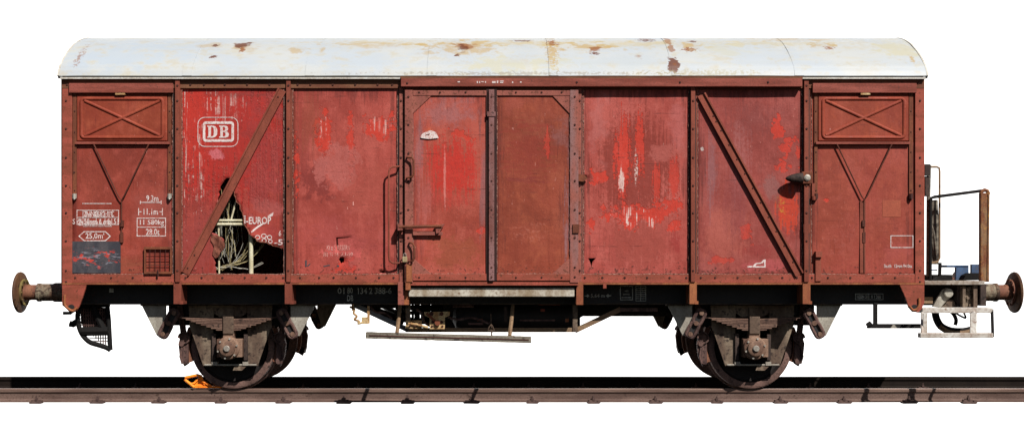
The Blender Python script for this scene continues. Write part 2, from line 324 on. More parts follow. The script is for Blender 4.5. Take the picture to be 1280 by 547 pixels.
m_sole = weather('black_frame_paint', (.012, .012, .013, 1), (.018, .017, .017, 1), (.03, .02, .016, 1), s1=4, rough=.6)
m_soleedge = weather('frame_flange_lit', S(96, 80, 66), S(60, 50, 44), S(40, 30, 26), s1=8)  # lighter than the beam: light caught along the flange is put in the colour
m_dirty = weather('brake_dust_steel', S(90, 72, 64), S(60, 48, 44), S(28, 22, 20), s1=6, s3=22, t3=.56)
m_wheel = weather('wheel_steel', S(44, 36, 34), S(30, 25, 24), S(18, 15, 14), s1=4, s3=18, t3=.58)
m_wheelr = weather('tyre_rust', S(140, 108, 98), S(108, 82, 74), S(40, 32, 30), s1=6, s3=18, t3=.57)
m_iron = weather('axle_guard_grey', S(148, 130, 110), S(104, 84, 70), S(48, 36, 32), s1=6, s3=14, t3=.55)
m_grey = weather('grey_bracket', S(186, 180, 166), S(156, 148, 136), S(112, 96, 84), s1=6, s3=20, t3=.62, amount3=.6)
m_box = weather('axle_box_rust', S(154, 122, 102), S(108, 78, 64), S(48, 34, 30), s1=8, s3=24)
m_cap = weather('bright_steel', S(196, 190, 178), S(150, 140, 130), S(100, 84, 74), s1=8, metal=.2, rough=.5)
m_spring = weather('spring_steel', S(144, 112, 96), S(96, 70, 60), S(44, 34, 32), s1=8, streak=(.3, 1, 3), s3=24, t3=.56)
m_link = weather('shackle_rust', S(120, 90, 82), S(80, 58, 54), S(34, 26, 24), s1=14, s3=30, t3=.56)
m_rail = weather('rail_rust', S(122, 98, 88), S(96, 74, 66), S(66, 48, 40), s1=3, streak=(.5, 1, 2), s3=20, t3=.6)
m_railtop = weather('rail_head_steel', S(140, 114, 102), S(110, 86, 76), S(92, 70, 62), s1=4, streak=(.3, 1, 4), metal=.15, rough=.5)
m_railfar = weather('near_black_rail', (.010, .007, .006, 1), (.014, .010, .008, 1), (.018, .012, .009, 1), spec=.06)  # near-black brown all over, far darker than the near rail
m_clip = weather('clip_rust', S(112, 88, 80), S(84, 64, 60), S(52, 40, 36), s1=12)
m_wood = weather('weathered_plank', S(148, 138, 122), S(104, 96, 86), S(58, 50, 44), s1=5, streak=(.25, 1, 8), s3=16, t3=.55)
m_sill = weather('worn_door_sill', S(208, 200, 184), S(156, 138, 114), S(110, 72, 42), s1=5, streak=(1, 1, .5), s3=12, t3=.62)
m_beam = weather('truss_paint', S(156, 128, 98), S(130, 102, 78), S(84, 62, 48), s1=6, streak=(.4, 1, 2))
m_bluegrey = weather('blue_grey_bar', S(128, 132, 136), S(96, 96, 96), S(70, 58, 50), s1=6)
m_cream = weather('cream_bracket', S(226, 196, 146), S(184, 140, 92), S(84, 56, 36), s1=12, s3=26, t3=.54)
m_step = weather('galvanised_step', S(226, 222, 214), S(188, 176, 164), S(124, 78, 50), s1=6, streak=(.6, 1, 1), s3=10, t3=.58)
m_platform = weather('platform_steel', S(190, 180, 168), S(150, 136, 122), S(110, 78, 58), s1=7, s3=16)
m_hazard = weather('worn_rail_post', S(112, 58, 44), S(138, 108, 82), S(196, 140, 66), s1=14, s3=22, t3=.58, streak=(1, 1, .5))
m_blackrod = weather('black_rod', (.007, .007, .007, 1), (.011, .010, .010, 1), (.016, .012, .010, 1), spec=.08)
m_blue = weather('blue_plate', S(74, 108, 150), S(60, 84, 116), S(110, 90, 70), s1=10, t3=.6)
m_buffer = weather('buffer_rust', S(148, 98, 74), S(118, 74, 58), S(84, 54, 42), s1=8, s3=22, t3=.56)
m_bufhead = weather('buffer_head_rust', S(108, 76, 50), S(84, 52, 38), S(46, 32, 26), s1=7, s3=18, t3=.55)
m_bufgrey = weather('buffer_sleeve_paint', S(150, 138, 116), S(110, 80, 62), S(64, 48, 40), s1=10, s3=16, t3=.5)
m_olive = weather('olive_collar', S(134, 120, 66), S(108, 84, 50), S(70, 50, 36), s1=10)
m_orange = weather('orange_paint', S(255, 150, 40, 1.15), S(250, 128, 30, 1.15), S(190, 84, 30), s1=9, s3=30, t3=.72, amount3=.5, rough=.55)
m_white = weather('white_print', S(240, 232, 228), S(226, 212, 208), S(196, 120, 108), s1=14, s3=70, t3=.52, streak=(1, 1, 1), strength=.05)
m_pinkprint = weather('faded_print', S(238, 186, 176), S(226, 140, 130), S(184, 84, 74), s1=20, s3=60, t3=.5, strength=.05)
m_soleprint = weather('frame_print', S(236, 236, 226), S(190, 190, 180), S(60, 60, 56), s1=22, s3=70, t3=.56, strength=.05)
m_bead = weather('cracked_sealant', S(196, 150, 134), S(128, 62, 50), S(60, 38, 34), s1=40, s3=60, t3=.5, streak=(1, 1, 1))
m_ripped = weather('torn_edge_rust', S(170, 104, 84), S(128, 70, 54), S(60, 36, 30), s1=20, s3=40, t3=.55)
m_cable = weather('cream_cable', S(206, 190, 140), S(160, 144, 104), S(120, 100, 70), s1=14)
m_cablew = weather('white_cable', S(210, 206, 192), S(160, 154, 140), S(120, 104, 90), s1=14)
m_pipe = weather('cream_pipe', S(232, 226, 196), S(206, 196, 160), S(150, 120, 80), s1=10)
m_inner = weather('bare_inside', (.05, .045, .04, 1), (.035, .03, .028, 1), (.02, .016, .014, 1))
m_lock = weather('brass_lock', S(206, 188, 150), S(170, 148, 110), S(100, 80, 60), s1=20)
def board_extra(nb, col):
    f = nb.noise(16, 6, .7, (.7, 1, 1.4), (2, 0, 5))
    zz = nb.patch(WX(119, YS), WZ(322, YS), .31, .14, 0, .4, .5, nb.noise(7, 5, .6))
    col = nb.mix(nb.math('MULTIPLY', zz, nb.rng(f, .56, .60)), col, S(200, 66, 52))
    g = nb.noise(20, 6, .7, (.5, 1, 1.6), (8, 0, 3))
    return nb.mix(nb.math('MULTIPLY', zz, nb.rng(g, .54, .6, 0, .7)), col, S(150, 146, 156))
m_board = weather('chalk_board', S(62, 62, 70), S(88, 84, 88), S(56, 46, 48), s1=7, extra=board_extra)

def roof_world(px, py):                        # point of the arched roof seen at a photo pixel
    best = None
    for i in range(200):
        y = -1.38+1.38*i/199; z = arch(y); e = abs((PY-(z-CAMZ)*F/(y-CAMY))-py)
        if best is None or e < best[0]: best = (e, y, z)
    return WX(px, best[1]), best[2], (best[1]-CAMY)/F
ARCH = [(-1.385, 3.385), (-1.36, 3.44), (-1.32, 3.50), (-1.2, 3.60), (-1.05, 3.705), (-.85, 3.815), (-.62, 3.905), (-.38, 3.968), (0, 4.01)]
def arch(y):
    y = -abs(y)
    for (a, b), (c, d) in zip(ARCH, ARCH[1:]):
        if a <= y <= c: return b+(d-b)*(y-a)/(c-a)
    return ARCH[0][1]
def roof_paint():
    nb = NB('roof_paint'); big = nb.noise(1.5, 5, .6, (1, 1, 2)); blo = nb.noise(6, 6, .62, (1, 1, 1.6)); fine = nb.noise(30, 6, .66, (1, 1, 1.4))
    hz = nb.noise(7, 5, .6, (.35, 1, 3))
    k = 2.1
    c = nb.mix(nb.rng(big, .38, .62), S(220, 227, 233, k), S(229, 231, 229, k))
    c = nb.mix(nb.rng(blo, .5, .68, 0, .55), c, S(224, 212, 184, k))
    c = nb.mix(nb.rng(hz, .54, .7, 0, .5), c, S(232, 226, 206, k))
    Y, RU, BR = S(216, 180, 112, k), S(170, 104, 52, k), S(124, 64, 36, k)
    for px, py, rx, ry, col, soft, amt, ns, op in [
        (470, 54, 70, 5, S(224, 204, 160, k), .8, .8, blo, .6), (640, 54, 120, 6, S(226, 204, 152, k), .8, .8, blo, .7), (800, 55, 120, 7, S(226, 206, 156, k), .8, .8, blo, .6), (960, 54, 110, 6, S(226, 210, 166, k), .8, .8, blo, .55), (160, 72, 90, 24, S(212, 224, 236, k), .8, .5, blo, .7), (450, 78, 80, 16, S(216, 225, 234, k), .8, .5, blo, .6), (780, 80, 60, 14, S(218, 224, 226, k), .8, .5, blo, .6), (950, 78, 70, 14, S(220, 227, 234, k), .8, .5, blo, .6),
        (268, 57, 16, 5, Y, .8, .6, blo, .5), (304, 59, 16, 11, Y, .8, .6, blo, .6), (304, 56, 10, 5, BR, .35, .6, blo, .9), (303, 62, 3, 5, RU, .4, .6, fine, .9), (269, 57, 4, 1.5, BR, .4, .6, fine, .85), (266, 71, 5, 2.5, BR, .4, .6, fine, .9),
        (372, 62, 14, 5, Y, .8, .8, blo, .6), (402, 64, 4, 7, Y, .7, .6, blo, .6), (470, 57, 60, 5, Y, .8, .8, blo, .4), (578, 58, 40, 16, Y, .8, .7, blo, .65), (578, 57, 14, 6, RU, .7, .6, blo, .9), (577, 60, 6, 6, BR, .4, .6, blo, .85), (571, 69, 3, 2.5, BR, .3, .6, fine, .9),
        (653, 51, 12, 1.5, BR, .5, .7, fine, .8), (690, 65, 7, 24, Y, .6, .8, fine, .8), (690, 54, 6, 5, RU, .4, .9, fine, .9), (735, 58, 30, 8, Y, .7, .8, blo, .75), (744, 62, 8, 6, RU, .7, .6, blo, .85), (744, 67, 5, 2.5, BR, .4, .6, fine, .9), (730, 49, 5, 1.5, BR, .4, .6, fine, .9),
        (808, 50, 8, 3.5, BR, .4, .9, fine, .85), (798, 70, 5, 6, RU, .7, .6, blo, .6), (842, 80, 6, 11, BR, .3, .7, blo, .92), (839, 60, 3, 16, RU, .6, 1.0, blo, .7), (863, 57, 16, 9, Y, .7, .7, blo, .75), (862, 62, 8, 3, RU, .4, .8, fine, .9), (866, 52, 5, 1.5, BR, .4, .6, fine, .85),
        (1026, 56, 16, 6, Y, .7, .8, blo, .6), (1036, 60, 5, 2, RU, .4, .9, fine, .8), (1120, 60, 30, 16, S(228, 220, 186, k), .8, .7, blo, .7), (1140, 74, 3, 6, Y, .6, .7, fine, .7), (985, 50, 60, 4, Y, .8, .8, blo, .5), (640, 80, 60, 14, S(228, 220, 184, k), .8, .7, blo, .6), (900, 60, 30, 16, S(226, 222, 200, k), .8, .7, blo, .6),
        (100, 70, 3, 14, RU, .6, 1.1, fine, .6), (660, 92, 160, 2, S(150, 130, 100, k), .7, 1.0, fine, .45), (880, 91, 60, 4, S(190, 176, 130, k), .7, 1.0, fine, .5)]:
        x, z, s = roof_world(px, py)
        f = nb.patch(x, z, rx*s*1.15, max(.02, ry*s*1.1), 0, soft, amt, nb.rng(ns, .3, .7)); c = nb.mix(nb.math('MULTIPLY', f, op), c, col)
    c = nb.mix(nb.rng(fine, .70, .76, 0, .5), c, S(176, 150, 120, k))
    return nb.finish(c, .5, 0, nb.math('ADD', blo, fine), .004, .25, spec=.3)
m_roof = roof_paint()
m_gutter = weather('gutter_paint', S(232, 230, 222, 1.6), S(214, 206, 192, 1.6), S(120, 90, 66), s1=9, s3=30, t3=.66)
nbk = NB('backdrop_white'); m_back = nbk.finish(nbk.mix(0.0, (.93, .93, .93, 1), (.93, .93, .93, 1)), .95, spec=0)

# ------------------------------------------------------------------ setting: a plain white backdrop, leaning back, in the sun
bm = B(); tl = math.radians(20)
pts = [(-70, 18, -16), (70, 18, -16), (70, 18+44*math.tan(tl), 28), (-70, 18+44*math.tan(tl), 28)]
fr = [bm.verts.new(p) for p in pts]; bk = [bm.verts.new((p[0], p[1]+.3, p[2])) for p in pts]
bm.faces.new(fr); bm.faces.new(bk[::-1])
for i in range(4): bm.faces.new((fr[i], bk[i], bk[(i+1) % 4], fr[(i+1) % 4]))
mk('backdrop', bm, m_back, kind='structure', label='plain white backdrop behind the wagon', category='backdrop')

# ------------------------------------------------------------------ the two rails
def rail_profile():                            # half profile (y offset, z), flat-bottom rail 149 mm high
    h = [(0, 0), (.028, 0), (.034, -.008), (.034, -.036), (.030, -.043), (.020, -.050), (.018, -.07), (.018, -.112), (.026, -.124), (.062, -.136), (.0625, -.149)]
    return h+[(-a, b) for a, b in h[::-1][:-1]]
def make_rail(yc, mat, mtop, label):
    root = empty('rail', label, 'rail', (0, yc, -.149), 'rails of the track')
    bm = B(); prof = rail_profile(); rows = []
    N = 200
    for i in range(N+1):
        x = -25+50*i/N; dz = .003*noise.noise(Vector((x*.5, yc, 0)))-.0005
        rows.append([bm.verts.new((x, a, b+.149+dz-.0025)) for a, b in prof])
    for A, C in zip(rows, rows[1:]):
        for k in range(len(prof)): bm.faces.new((A[k], A[(k+1) % len(prof)], C[(k+1) % len(prof)], C[k]))
    bm.faces.new(rows[0]); bm.faces.new(rows[-1][::-1])
    o = mk('rail_body', bm, mat, root)
    o.data.materials.append(mtop)
    for p in o.data.polygons:
        if p.center.z > .149-.045: p.material_index = 1
    return root
NR = make_rail(-.751, m_rail, m_railtop, 'rusty brown rail nearer the viewer, lit by sun, with clips along its foot')
FR = make_rail(.751, m_railfar, m_railfar, 'dark rail on the far side of the wheels')
def clip_mesh():
    bm = B(); box(bm, -.075, .075, -.105, -.02, -.015, .008); box(bm, -.06, .05, -.075, -.03, .008, .026)
    tube(bm, [(0, -.062, .02), (0, -.062, .046)], .022, 6); tube(bm, [(0, -.062, .04), (.002, -.062, .072)], .011, 6)
    box(bm, .05, .085, -.1, -.05, -.01, .02)
    return bm
c0 = None
for px in (45, 122, 199, 276, 354, 430, 509, 590, 666, 741, 819, 897, 975, 1055, 1136, 1211):
    if c0 is None: c0 = mk('rail_clip', clip_mesh(), m_clip, NR); o = c0
    else: o = cp(c0, NR)
    o.location = (WX(px, -.83), 0, .0); o.rotation_euler.z = random.uniform(-.14, .14); o.scale = (random.uniform(.8, 1.15), 1, random.uniform(.85, 1.1))
    o2 = cp(c0, FR); o2.location = (WX(px, -.83), 0, 0)

# ------------------------------------------------------------------ the wagon
W = empty('freight_wagon', 'weathered red covered railway goods wagon with white roof and torn side panel', 'wagon')
XL, XR = WX(76, YS), WX(1156, YS)              # body ends
Z0, Z1 = WZ(353.5, YS), WZ(98, YS)             # body bottom and eaves

# --- floor, far side, ends
bm = B()
FLZ = Z0+.02
for i in range(12):
    y0 = -1.29+i*.215; box(bm, XL+.03, XR-.03, y0, y0+.205, FLZ-.03, FLZ+.015)
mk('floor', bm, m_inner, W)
bm = B(); box(bm, XL+.01, XR-.01, 1.30, 1.335, Z0, Z1); fs = mk('far_side_sheet', bm, m_bay5, W)
for sgn, xe in ((-1, XL), (1, XR)):
    bm = B()
    ys = [-1.30+2.6*i/24 for i in range(25)]
    poly = [(-1.30, Z0)]+[(y, min(arch(y)-.03, 4)) for y in ys]+[(1.30, Z0)]
    a = [bm.verts.new((xe-sgn*.004, y, z)) for y, z in poly]; b = [bm.verts.new((xe-sgn*.03, y, z)) for y, z in poly]
    bm.faces.new(a); bm.faces.new(b[::-1])
    for i in range(len(poly)): bm.faces.new((a[i], b[i], b[(i+1) % len(poly)], a[(i+1) % len(poly)]))
    ew = mk('end_wall', bm, m_bay7, W)
    for y in (-.45, .45):
        bm = B(); box(bm, xe-sgn*.004, xe+sgn*.05, y-.05, y+.05, Z0-.1, 3.55); mk('end_post', bm, m_post, ew)
# --- roof
roof = bpy.data.objects.new('roof', None); COL.objects.link(roof); roof.parent = W
seams = [74, 235, 388, 540, 692, 845, 998, 1158]
def arc_pts(lift=0, n=44):
    ys = [a for a, b in ARCH]; dense = []
    for a, c in zip(ys, ys[1:]):
        for j in range(4): dense.append(a+(c-a)*j/4)
    dense.append(0); dense = dense+[-y for y in dense[-2::-1]]
    # smooth the arch once
    z = [arch(y) for y in dense]
    for _ in range(2): z = [z[0]]+[(z[i-1]+2*z[i]+z[i+1])/4 for i in range(1, len(z)-1)]+[z[-1]]
    return [(y, q) for y, q in zip(dense, z)]
AP = arc_pts()
def roof_strip(x0, x1, lift, thick, nx, wob=0.0):
    bm = B(); top = []; bot = []
    nrm = []
    for i, (y, z) in enumerate(AP):
        a = AP[max(0, i-1)]; b = AP[min(len(AP)-1, i+1)]; t = Vector((b[0]-a[0], b[1]-a[1])).normalized(); nrm.append((-t.y, t.x))
    for j in range(nx+1):
        x = x0+(x1-x0)*j/nx
        r1, r2 = [], []
        for (y, z), (ny, nz) in zip(AP, nrm):
            d = lift+(wob*noise.noise(Vector((x*1.6, y*2, z*2+3)))+wob*.5*noise.noise(Vector((x*5, y*4, z*4))) if wob else 0)
            r1.append(bm.verts.new((x, y+ny*d, z+nz*d))); r2.append(bm.verts.new((x, y+ny*(lift-thick), z+nz*(lift-thick))))
        top.append(r1); bot.append(r2)
    n = len(AP)
    for A, C in zip(top, top[1:]):
        for i in range(n-1): bm.faces.new((A[i], A[i+1], C[i+1], C[i]))
    for A, C in zip(bot, bot[1:]):
        for i in range(n-1): bm.faces.new((A[i], C[i], C[i+1], A[i+1]))
    for t, b in ((top[0], bot[0]), (top[-1], bot[-1])):
        for i in range(n-1): bm.faces.new((t[i], b[i], b[i+1], t[i+1]))
    for i in (0, n-1):
        for A, C, D, E in zip(top, top[1:], bot, bot[1:]): bm.faces.new((A[i], C[i], E[i], D[i]))
    return bm
for a, b in zip(seams, seams[1:]):
    x0 = WX(a, YS)+(.03 if a > 74 else 0); x1 = WX(b, YS)-(.03 if b < 1158 else 0)
    mk('roof_sheet', roof_strip(x0, x1, 0, .012, 14, .006), m_roof, roof, smooth=True)
for a in seams[1:-1]:
    x = WX(a, YS); mk('seam_strip', roof_strip(x-.05, x+.05, .003, .03, 2), m_roof, roof, smooth=True)
for x in (WX(74, YS)-.006, WX(1158, YS)-.014): mk('edge_trim', roof_strip(x, x+.02, .004, .04, 1), m_gutter, roof, smooth=True)
for s in (1, -1):
    bm = B(); box(bm, WX(74, YS), WX(1158, YS), s*-1.375, s*-1.33, WZ(96.9, -1.4)-.004, WZ(95.2, -1.4)); mk('eaves_gap', bm, m_sole, roof)
    if s == 1:
        for x0, x1 in ((75, 501), (1003, 1157)):
            bm = B(); pb(bm, x0, 96.6, x1, 98.7, -1.405, -1.34); mk('gutter', bm, m_gutter, roof)
    else:
        bm = B(); box(bm, XL, XR, 1.34, 1.405, WZ(99, -1.4), WZ(96.8, -1.4)); mk('gutter', bm, m_gutter, roof)

# --- side sheets (each with its dents, chips, holes)
HOLE = [(287, 221), (293, 244), (298, 254), (303.6, 268), (305, 280), (312, 293), (321, 300.6), (336, 305), (347, 308), (359, 312), (359, 346), (271, 346), (270, 339), (268, 325), (274, 320), (280, 307), (279, 298), (271, 293), (263, 289), (267, 278), (270, 254), (274, 242), (275, 233), (280, 225)]
def rough_loop(pts, amp=1.1, sub=3, seed=1):
    rnd = random.Random(seed); out = []
    for (a, b), (c, d) in zip(pts, pts[1:]+pts[:1]):
        for j in range(sub):
            t = j/sub; out.append((a+(c-a)*t+rnd.uniform(-amp, amp)*(j > 0), b+(d-b)*t+rnd.uniform(-amp, amp)*(j > 0)))
    return out
DENTS += [(WX(420, YS), WZ(215, YS), .22, .010), (WX(800, YS), WZ(180, YS), .35, .012), (WX(830, YS), WZ(300, YS), .2, -.008), (WX(940, YS), WZ(200, YS), .3, .012), (WX(455, YS), WZ(280, YS), .25, -.009),
          (WX(905, YS), WZ(270, YS), .25, .010), (WX(1075, YS), WZ(290, YS), .3, -.008), (WX(330, YS), WZ(240, YS), .22, -.012), (WX(280, YS), WZ(240, YS), .12, .018), (WX(560, YS), WZ(290, YS), .2, .008), (WX(665, YS), WZ(285, YS), .16, .007), (WX(318, YS), WZ(300, YS), .12, -.03)]
def sheet(x0, y0, x1, y1, mat, holes=(), y=YS, name='side_sheet', label=None, parent=None, step=.05):
    bm = B(); o = [(WX(a, y), WZ(b, y)) for a, b in ((x0, y1), (x1, y1), (x1, y0), (x0, y0))]
    n = []
    for p, q in zip(o, o[1:]+o[:1]):
        k = 12
        n += [(p[0]+(q[0]-p[0])*j/k, p[1]+(q[1]-p[1])*j/k) for j in range(k)]
    v, f = cdt(n, [[(WX(a, y), WZ(b, y)) for a, b in h] for h in holes], step)
    bv = [bm.verts.new((p.x, y+dent(p.x, p.y), p.y)) for p in v]
    for t in f: bm.faces.new([bv[i] for i in t])
    ob = mk(name, bm, mat, parent or W, label=label, smooth=True)
    m = ob.modifiers.new('thickness', 'SOLIDIFY'); m.thickness = .004; m.offset = 1
    # the solidify offset must thicken inward (towards +y)
    me = ob.data
    if me.polygons and me.polygons[0].normal.y > 0: me.flip_normals()
    m.offset = -1
    return ob
def blob(cx, cy, r, ry, seed, n=9):
    rnd = random.Random(seed)
    return [(cx+r*rnd.uniform(.6, 1.25)*math.cos(2*math.pi*k/n), cy+ry*rnd.uniform(.6, 1.25)*math.sin(2*math.pi*k/n)) for k in range(n)]
HL = [p for p in HOLE if True]
inset = [(min(x, 355.4), min(y, 341.8)) for x, y in HL]
s_end1 = sheet(90, 178, 216, 346, m_bay1)
s2 = sheet(224, 108, 358, 346, m_bay2, [rough_loop(inset, 1.5, 4, 4)], label='red panel with a big torn hole showing cables', step=.045)
s3 = sheet(364, 108, 502, 346, m_bay3, [blob(427.5, 325, 3.6, 4.2, 3), [(420.2, 296.5), (436, 296), (436, 296.9), (422.2, 298), (422, 306), (423, 312), (421.6, 312), (420.6, 305)], blob(478, 339.5, 3.4, 1.3, 5)])
s5 = sheet(722, 106, 864, 346, m_bay5, [blob(731, 221.5, 4, 3, 8), [(735, 322.5), (745, 322.2), (740.5, 327), (739, 334), (737.5, 327)]])
s6 = sheet(870, 106, 1006, 346, m_bay6)
s7 = sheet(1012, 178, 1146, 346, m_bay7)
# torn edge lips and the bent flap by the hole
bm = B()
lp = rough_loop(inset, 1.5, 4, 4)[:36]
tube(bm, [P(x, y, YS-.004+dent(WX(x, YS), WZ(y, YS))) for x, y in lp], [.002+.006*random.random() for _ in lp], 5)
mk('torn_edge', bm, m_ripped, s2)
bm = B(); fl = [(263, 291), (271, 294), (278, 297), (282, 303), (282.5, 309), (277, 314), (275, 319), (270, 323), (266, 318), (268, 308), (264, 300)]
v, f = cdt([(WX(a, YS), WZ(b, YS)) for a, b in rough_loop(fl, .7, 2, 9)], [], .02)
bv = [bm.verts.new((p.x, YS-.012-.05*max(0, (p.x-WX(264, YS))/(WX(282, YS)-WX(264, YS)))**1.5+.014*noise.noise(Vector((p.x*22, 0, p.y*22))), p.y)) for p in v]
for t in f: bm.faces.new([bv[i] for i in t])
tf = mk('torn_flap', bm, m_ripped, s2, label='rusty bent flap of torn sheet', smooth=True)

def bolts(parent, pts, y, r=.0135):
    bm = B()
    for px, py in pts: dome(bm, P(px, py, y), r)
    return mk('bolts', bm, m_bolt, parent, kind='stuff')
# --- top rail and bottom rail
bm = B(); pb(bm, 77, 98.5, 501, 110.5, -1.362, -1.30); tr = mk('top_rail', bm, m_rail_top, W, bevel=.004)
bolts(tr, [(x, 106) for x in (84, 112, 140, 168, 196, 238, 255, 281, 309, 337, 372, 388, 416, 444, 472, 490)], -1.362)
bm = B(); pb(bm, 1001, 98.5, 1155.5, 110.5, -1.362, -1.30); tr2 = mk('top_rail', bm, m_rail_top, W, bevel=.004)
bolts(tr2, [(x, 104) for x in (1024, 1050, 1076, 1102, 1128, 1148)], -1.362)
bm = B(); pb(bm, 501, 107, 1001, 112, -1.345, -1.30); mk('top_rail', bm, m_rail_top, W)
for x0, x1, bl in ((78, 502, [94, 139, 166, 196, 232, 252, 278, 306, 333, 354, 375, 399, 417, 445, 474, 492]), (720, 1155, [731, 753, 781, 809, 837, 858, 876, 894, 922, 950, 978, 996, 1015, 1035, 1063, 1091, 1119, 1148])):
    bm = B(); pb(bm, x0, 342.5, x1, 353, -1.352, -1.30); br = mk('bottom_rail', bm, m_bottom, W, bevel=.003)
    bolts(br, [(x, 346.8) for x in bl], -1.352)
    bm = B(); pb(bm, x0, 353.2, x1, 355.2, -1.362, -1.25); mk('lip', bm, m_lip, br)
    bm = B(); a = P(x0+4, 342.6, YS-.012); b = P(x1-4, 342.6, YS-.012)
    tube(bm, [a.lerp(b, i/60)+Vector((0, 0, random.uniform(-.004, .004))) for i in range(61)], [.004+.004*random.random() for i in range(61)], 5)
    mk('sealant_bead', bm, m_bead, br)
# --- corner posts with their lower gussets
for L in (1, 0):
    bm = B()
    if L: out = [(77.5, 99), (90, 99), (90, 354), (108.5, 354.6), (103, 372), (99, 383), (96, 388), (91, 390.5), (86, 389), (80.5, 383.5), (77.5, 381)]
    else: out = [(1144, 99), (1155.5, 99), (1155.5, 378), (1152, 386), (1148, 390), (1141, 389.5), (1136, 384), (1132, 372), (1124, 354.6), (1144, 354)]
    pprism(bm, out, -1.358, -1.325); cpst = mk('corner_post', bm, m_bottom, W, bevel=.004)
    x = 82.5 if L else 1150
    bolts(cpst, [(x, y) for y in (126, 161, 197, 232, 266, 301, 338, 352)], -1.358)
    bm = B(); lo = ([(81, 368), (81, 380), (86, 386), (92, 388), (96, 384)] if L else [(1149, 372), (1149, 380), (1146, 386), (1141, 387), (1137, 382)])
    ctube(bm, lo, .013, -1.37); mk('tie_ring', bm, m_lip, cpst)
    bm = B(); cx = 89 if L else 1143; ring_ = [P(cx+4.2*math.cos(a), 383+2.8*math.sin(a), -1.362) for a in [k*.628 for k in range(10)]]
    bm.faces.new([bm.verts.new(p) for p in ring_]); mk('tie_hole', bm, m_sole, cpst)
    # side closing plate round the corner
    bm = B(); xw = XL if L else XR; box(bm, min(xw, xw+(.012 if L else -.012)), max(xw, xw+(.012 if L else -.012)), -1.325, -1.2, Z0-.02, Z1); mk('corner_flange', bm, m_bottom, cpst)
# --- vertical posts: hat section, running down over the frame
def post(x0, x1, top, bot, mat=m_post, bl=(), y=-1.388):
    bm = B(); wd = x1-x0
    pb(bm, x0, top, x1, bot, -1.348, -1.30); pb(bm, x0+wd*.24, top, x1-wd*.24, bot, y, -1.349)
    o = mk('post', bm, mat, W)
    bolts(o, [((x0+x1)/2, yy) for yy in bl], y)
    bm = B(); pb(bm, x1-wd*.24, max(top, 100), x1-wd*.24+.9, min(bot, 341), -1.351, -1.3485); pb(bm, x0-.2, max(top, 112), x0+.7, min(bot, 341), -1.351, -1.3485); mk('post_shade_strip', bm, m_sole, o, kind='stuff')  # black strips stand in for the shade in the grooves beside the hat
    for xs in (x0-.6, x1+.6):
        bm = B(); a = P(xs, 112, YS-.012); b = P(xs, 341, YS-.012)
        tube(bm, [a.lerp(b, i/70)+Vector((random.uniform(-.003, .003), 0, 0)) for i in range(71)], [.003+.004*random.random() for i in range(71)], 5); mk('sealant_bead', bm, m_bead, o)
    return o
RB = (107, 126, 161, 197, 232, 266, 301, 338)
for x0, x1 in ((216.5, 227), (355.5, 365.5), (861.5, 871.5), (1003, 1013.5)):
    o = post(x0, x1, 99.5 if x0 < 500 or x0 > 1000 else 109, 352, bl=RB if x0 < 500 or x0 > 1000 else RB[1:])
    bm = B(); pb(bm, x0+.5, 352, x1-.5, 379.5, -1.372, -1.10); pb(bm, x1-3, 376, x1+1.5, 379.8, -1.375, -1.2); mk('post_foot', bm, m_lip if x0 > 800 else m_post, o)
for x0, x1 in ((497.5, 505), (720.5, 729)):
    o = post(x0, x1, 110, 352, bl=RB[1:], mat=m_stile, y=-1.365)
    bm = B(); pb(bm, x0, 352, x1, 380.5, -1.37, -1.10); mk('post_foot', bm, m_lip if x0 > 600 else m_stile, o)
bm = B(); pb(bm, 505.5, 355, 511, 380.5, -1.33, -1.1); mk('frame_strap', bm, m_lip, W)
# --- diagonal braces (channel with raised edges)
def brace(a, b, mat, bl):
    bm = B(); pbar(bm, a, b, 11, -1.356, -1.33); o = mk('diagonal_brace', bm, mat, W, bevel=.003)
    d = Vector((b[0]-a[0], b[1]-a[1])).normalized(); n = Vector((-d.y, d.x))*4.6
    bm = B()
    for s in (1, -1): pbar(bm, (a[0]+n.x*s, a[1]+n.y*s), (b[0]+n.x*s, b[1]+n.y*s), 2.0, -1.376, -1.3565)
    mk('brace_flange', bm, mat, o)
    bolts(o, [(a[0]+(b[0]-a[0])*t, a[1]+(b[1]-a[1])*t) for t in bl], -1.357, .010)
brace((352.5, 112), (231, 341.5), m_post, (.04, .9, .97))
brace((877, 118), (1000, 343), m_post, (.12, .15, .2, .28, .36, .44, .52, .6, .68, .76, .84, .93))
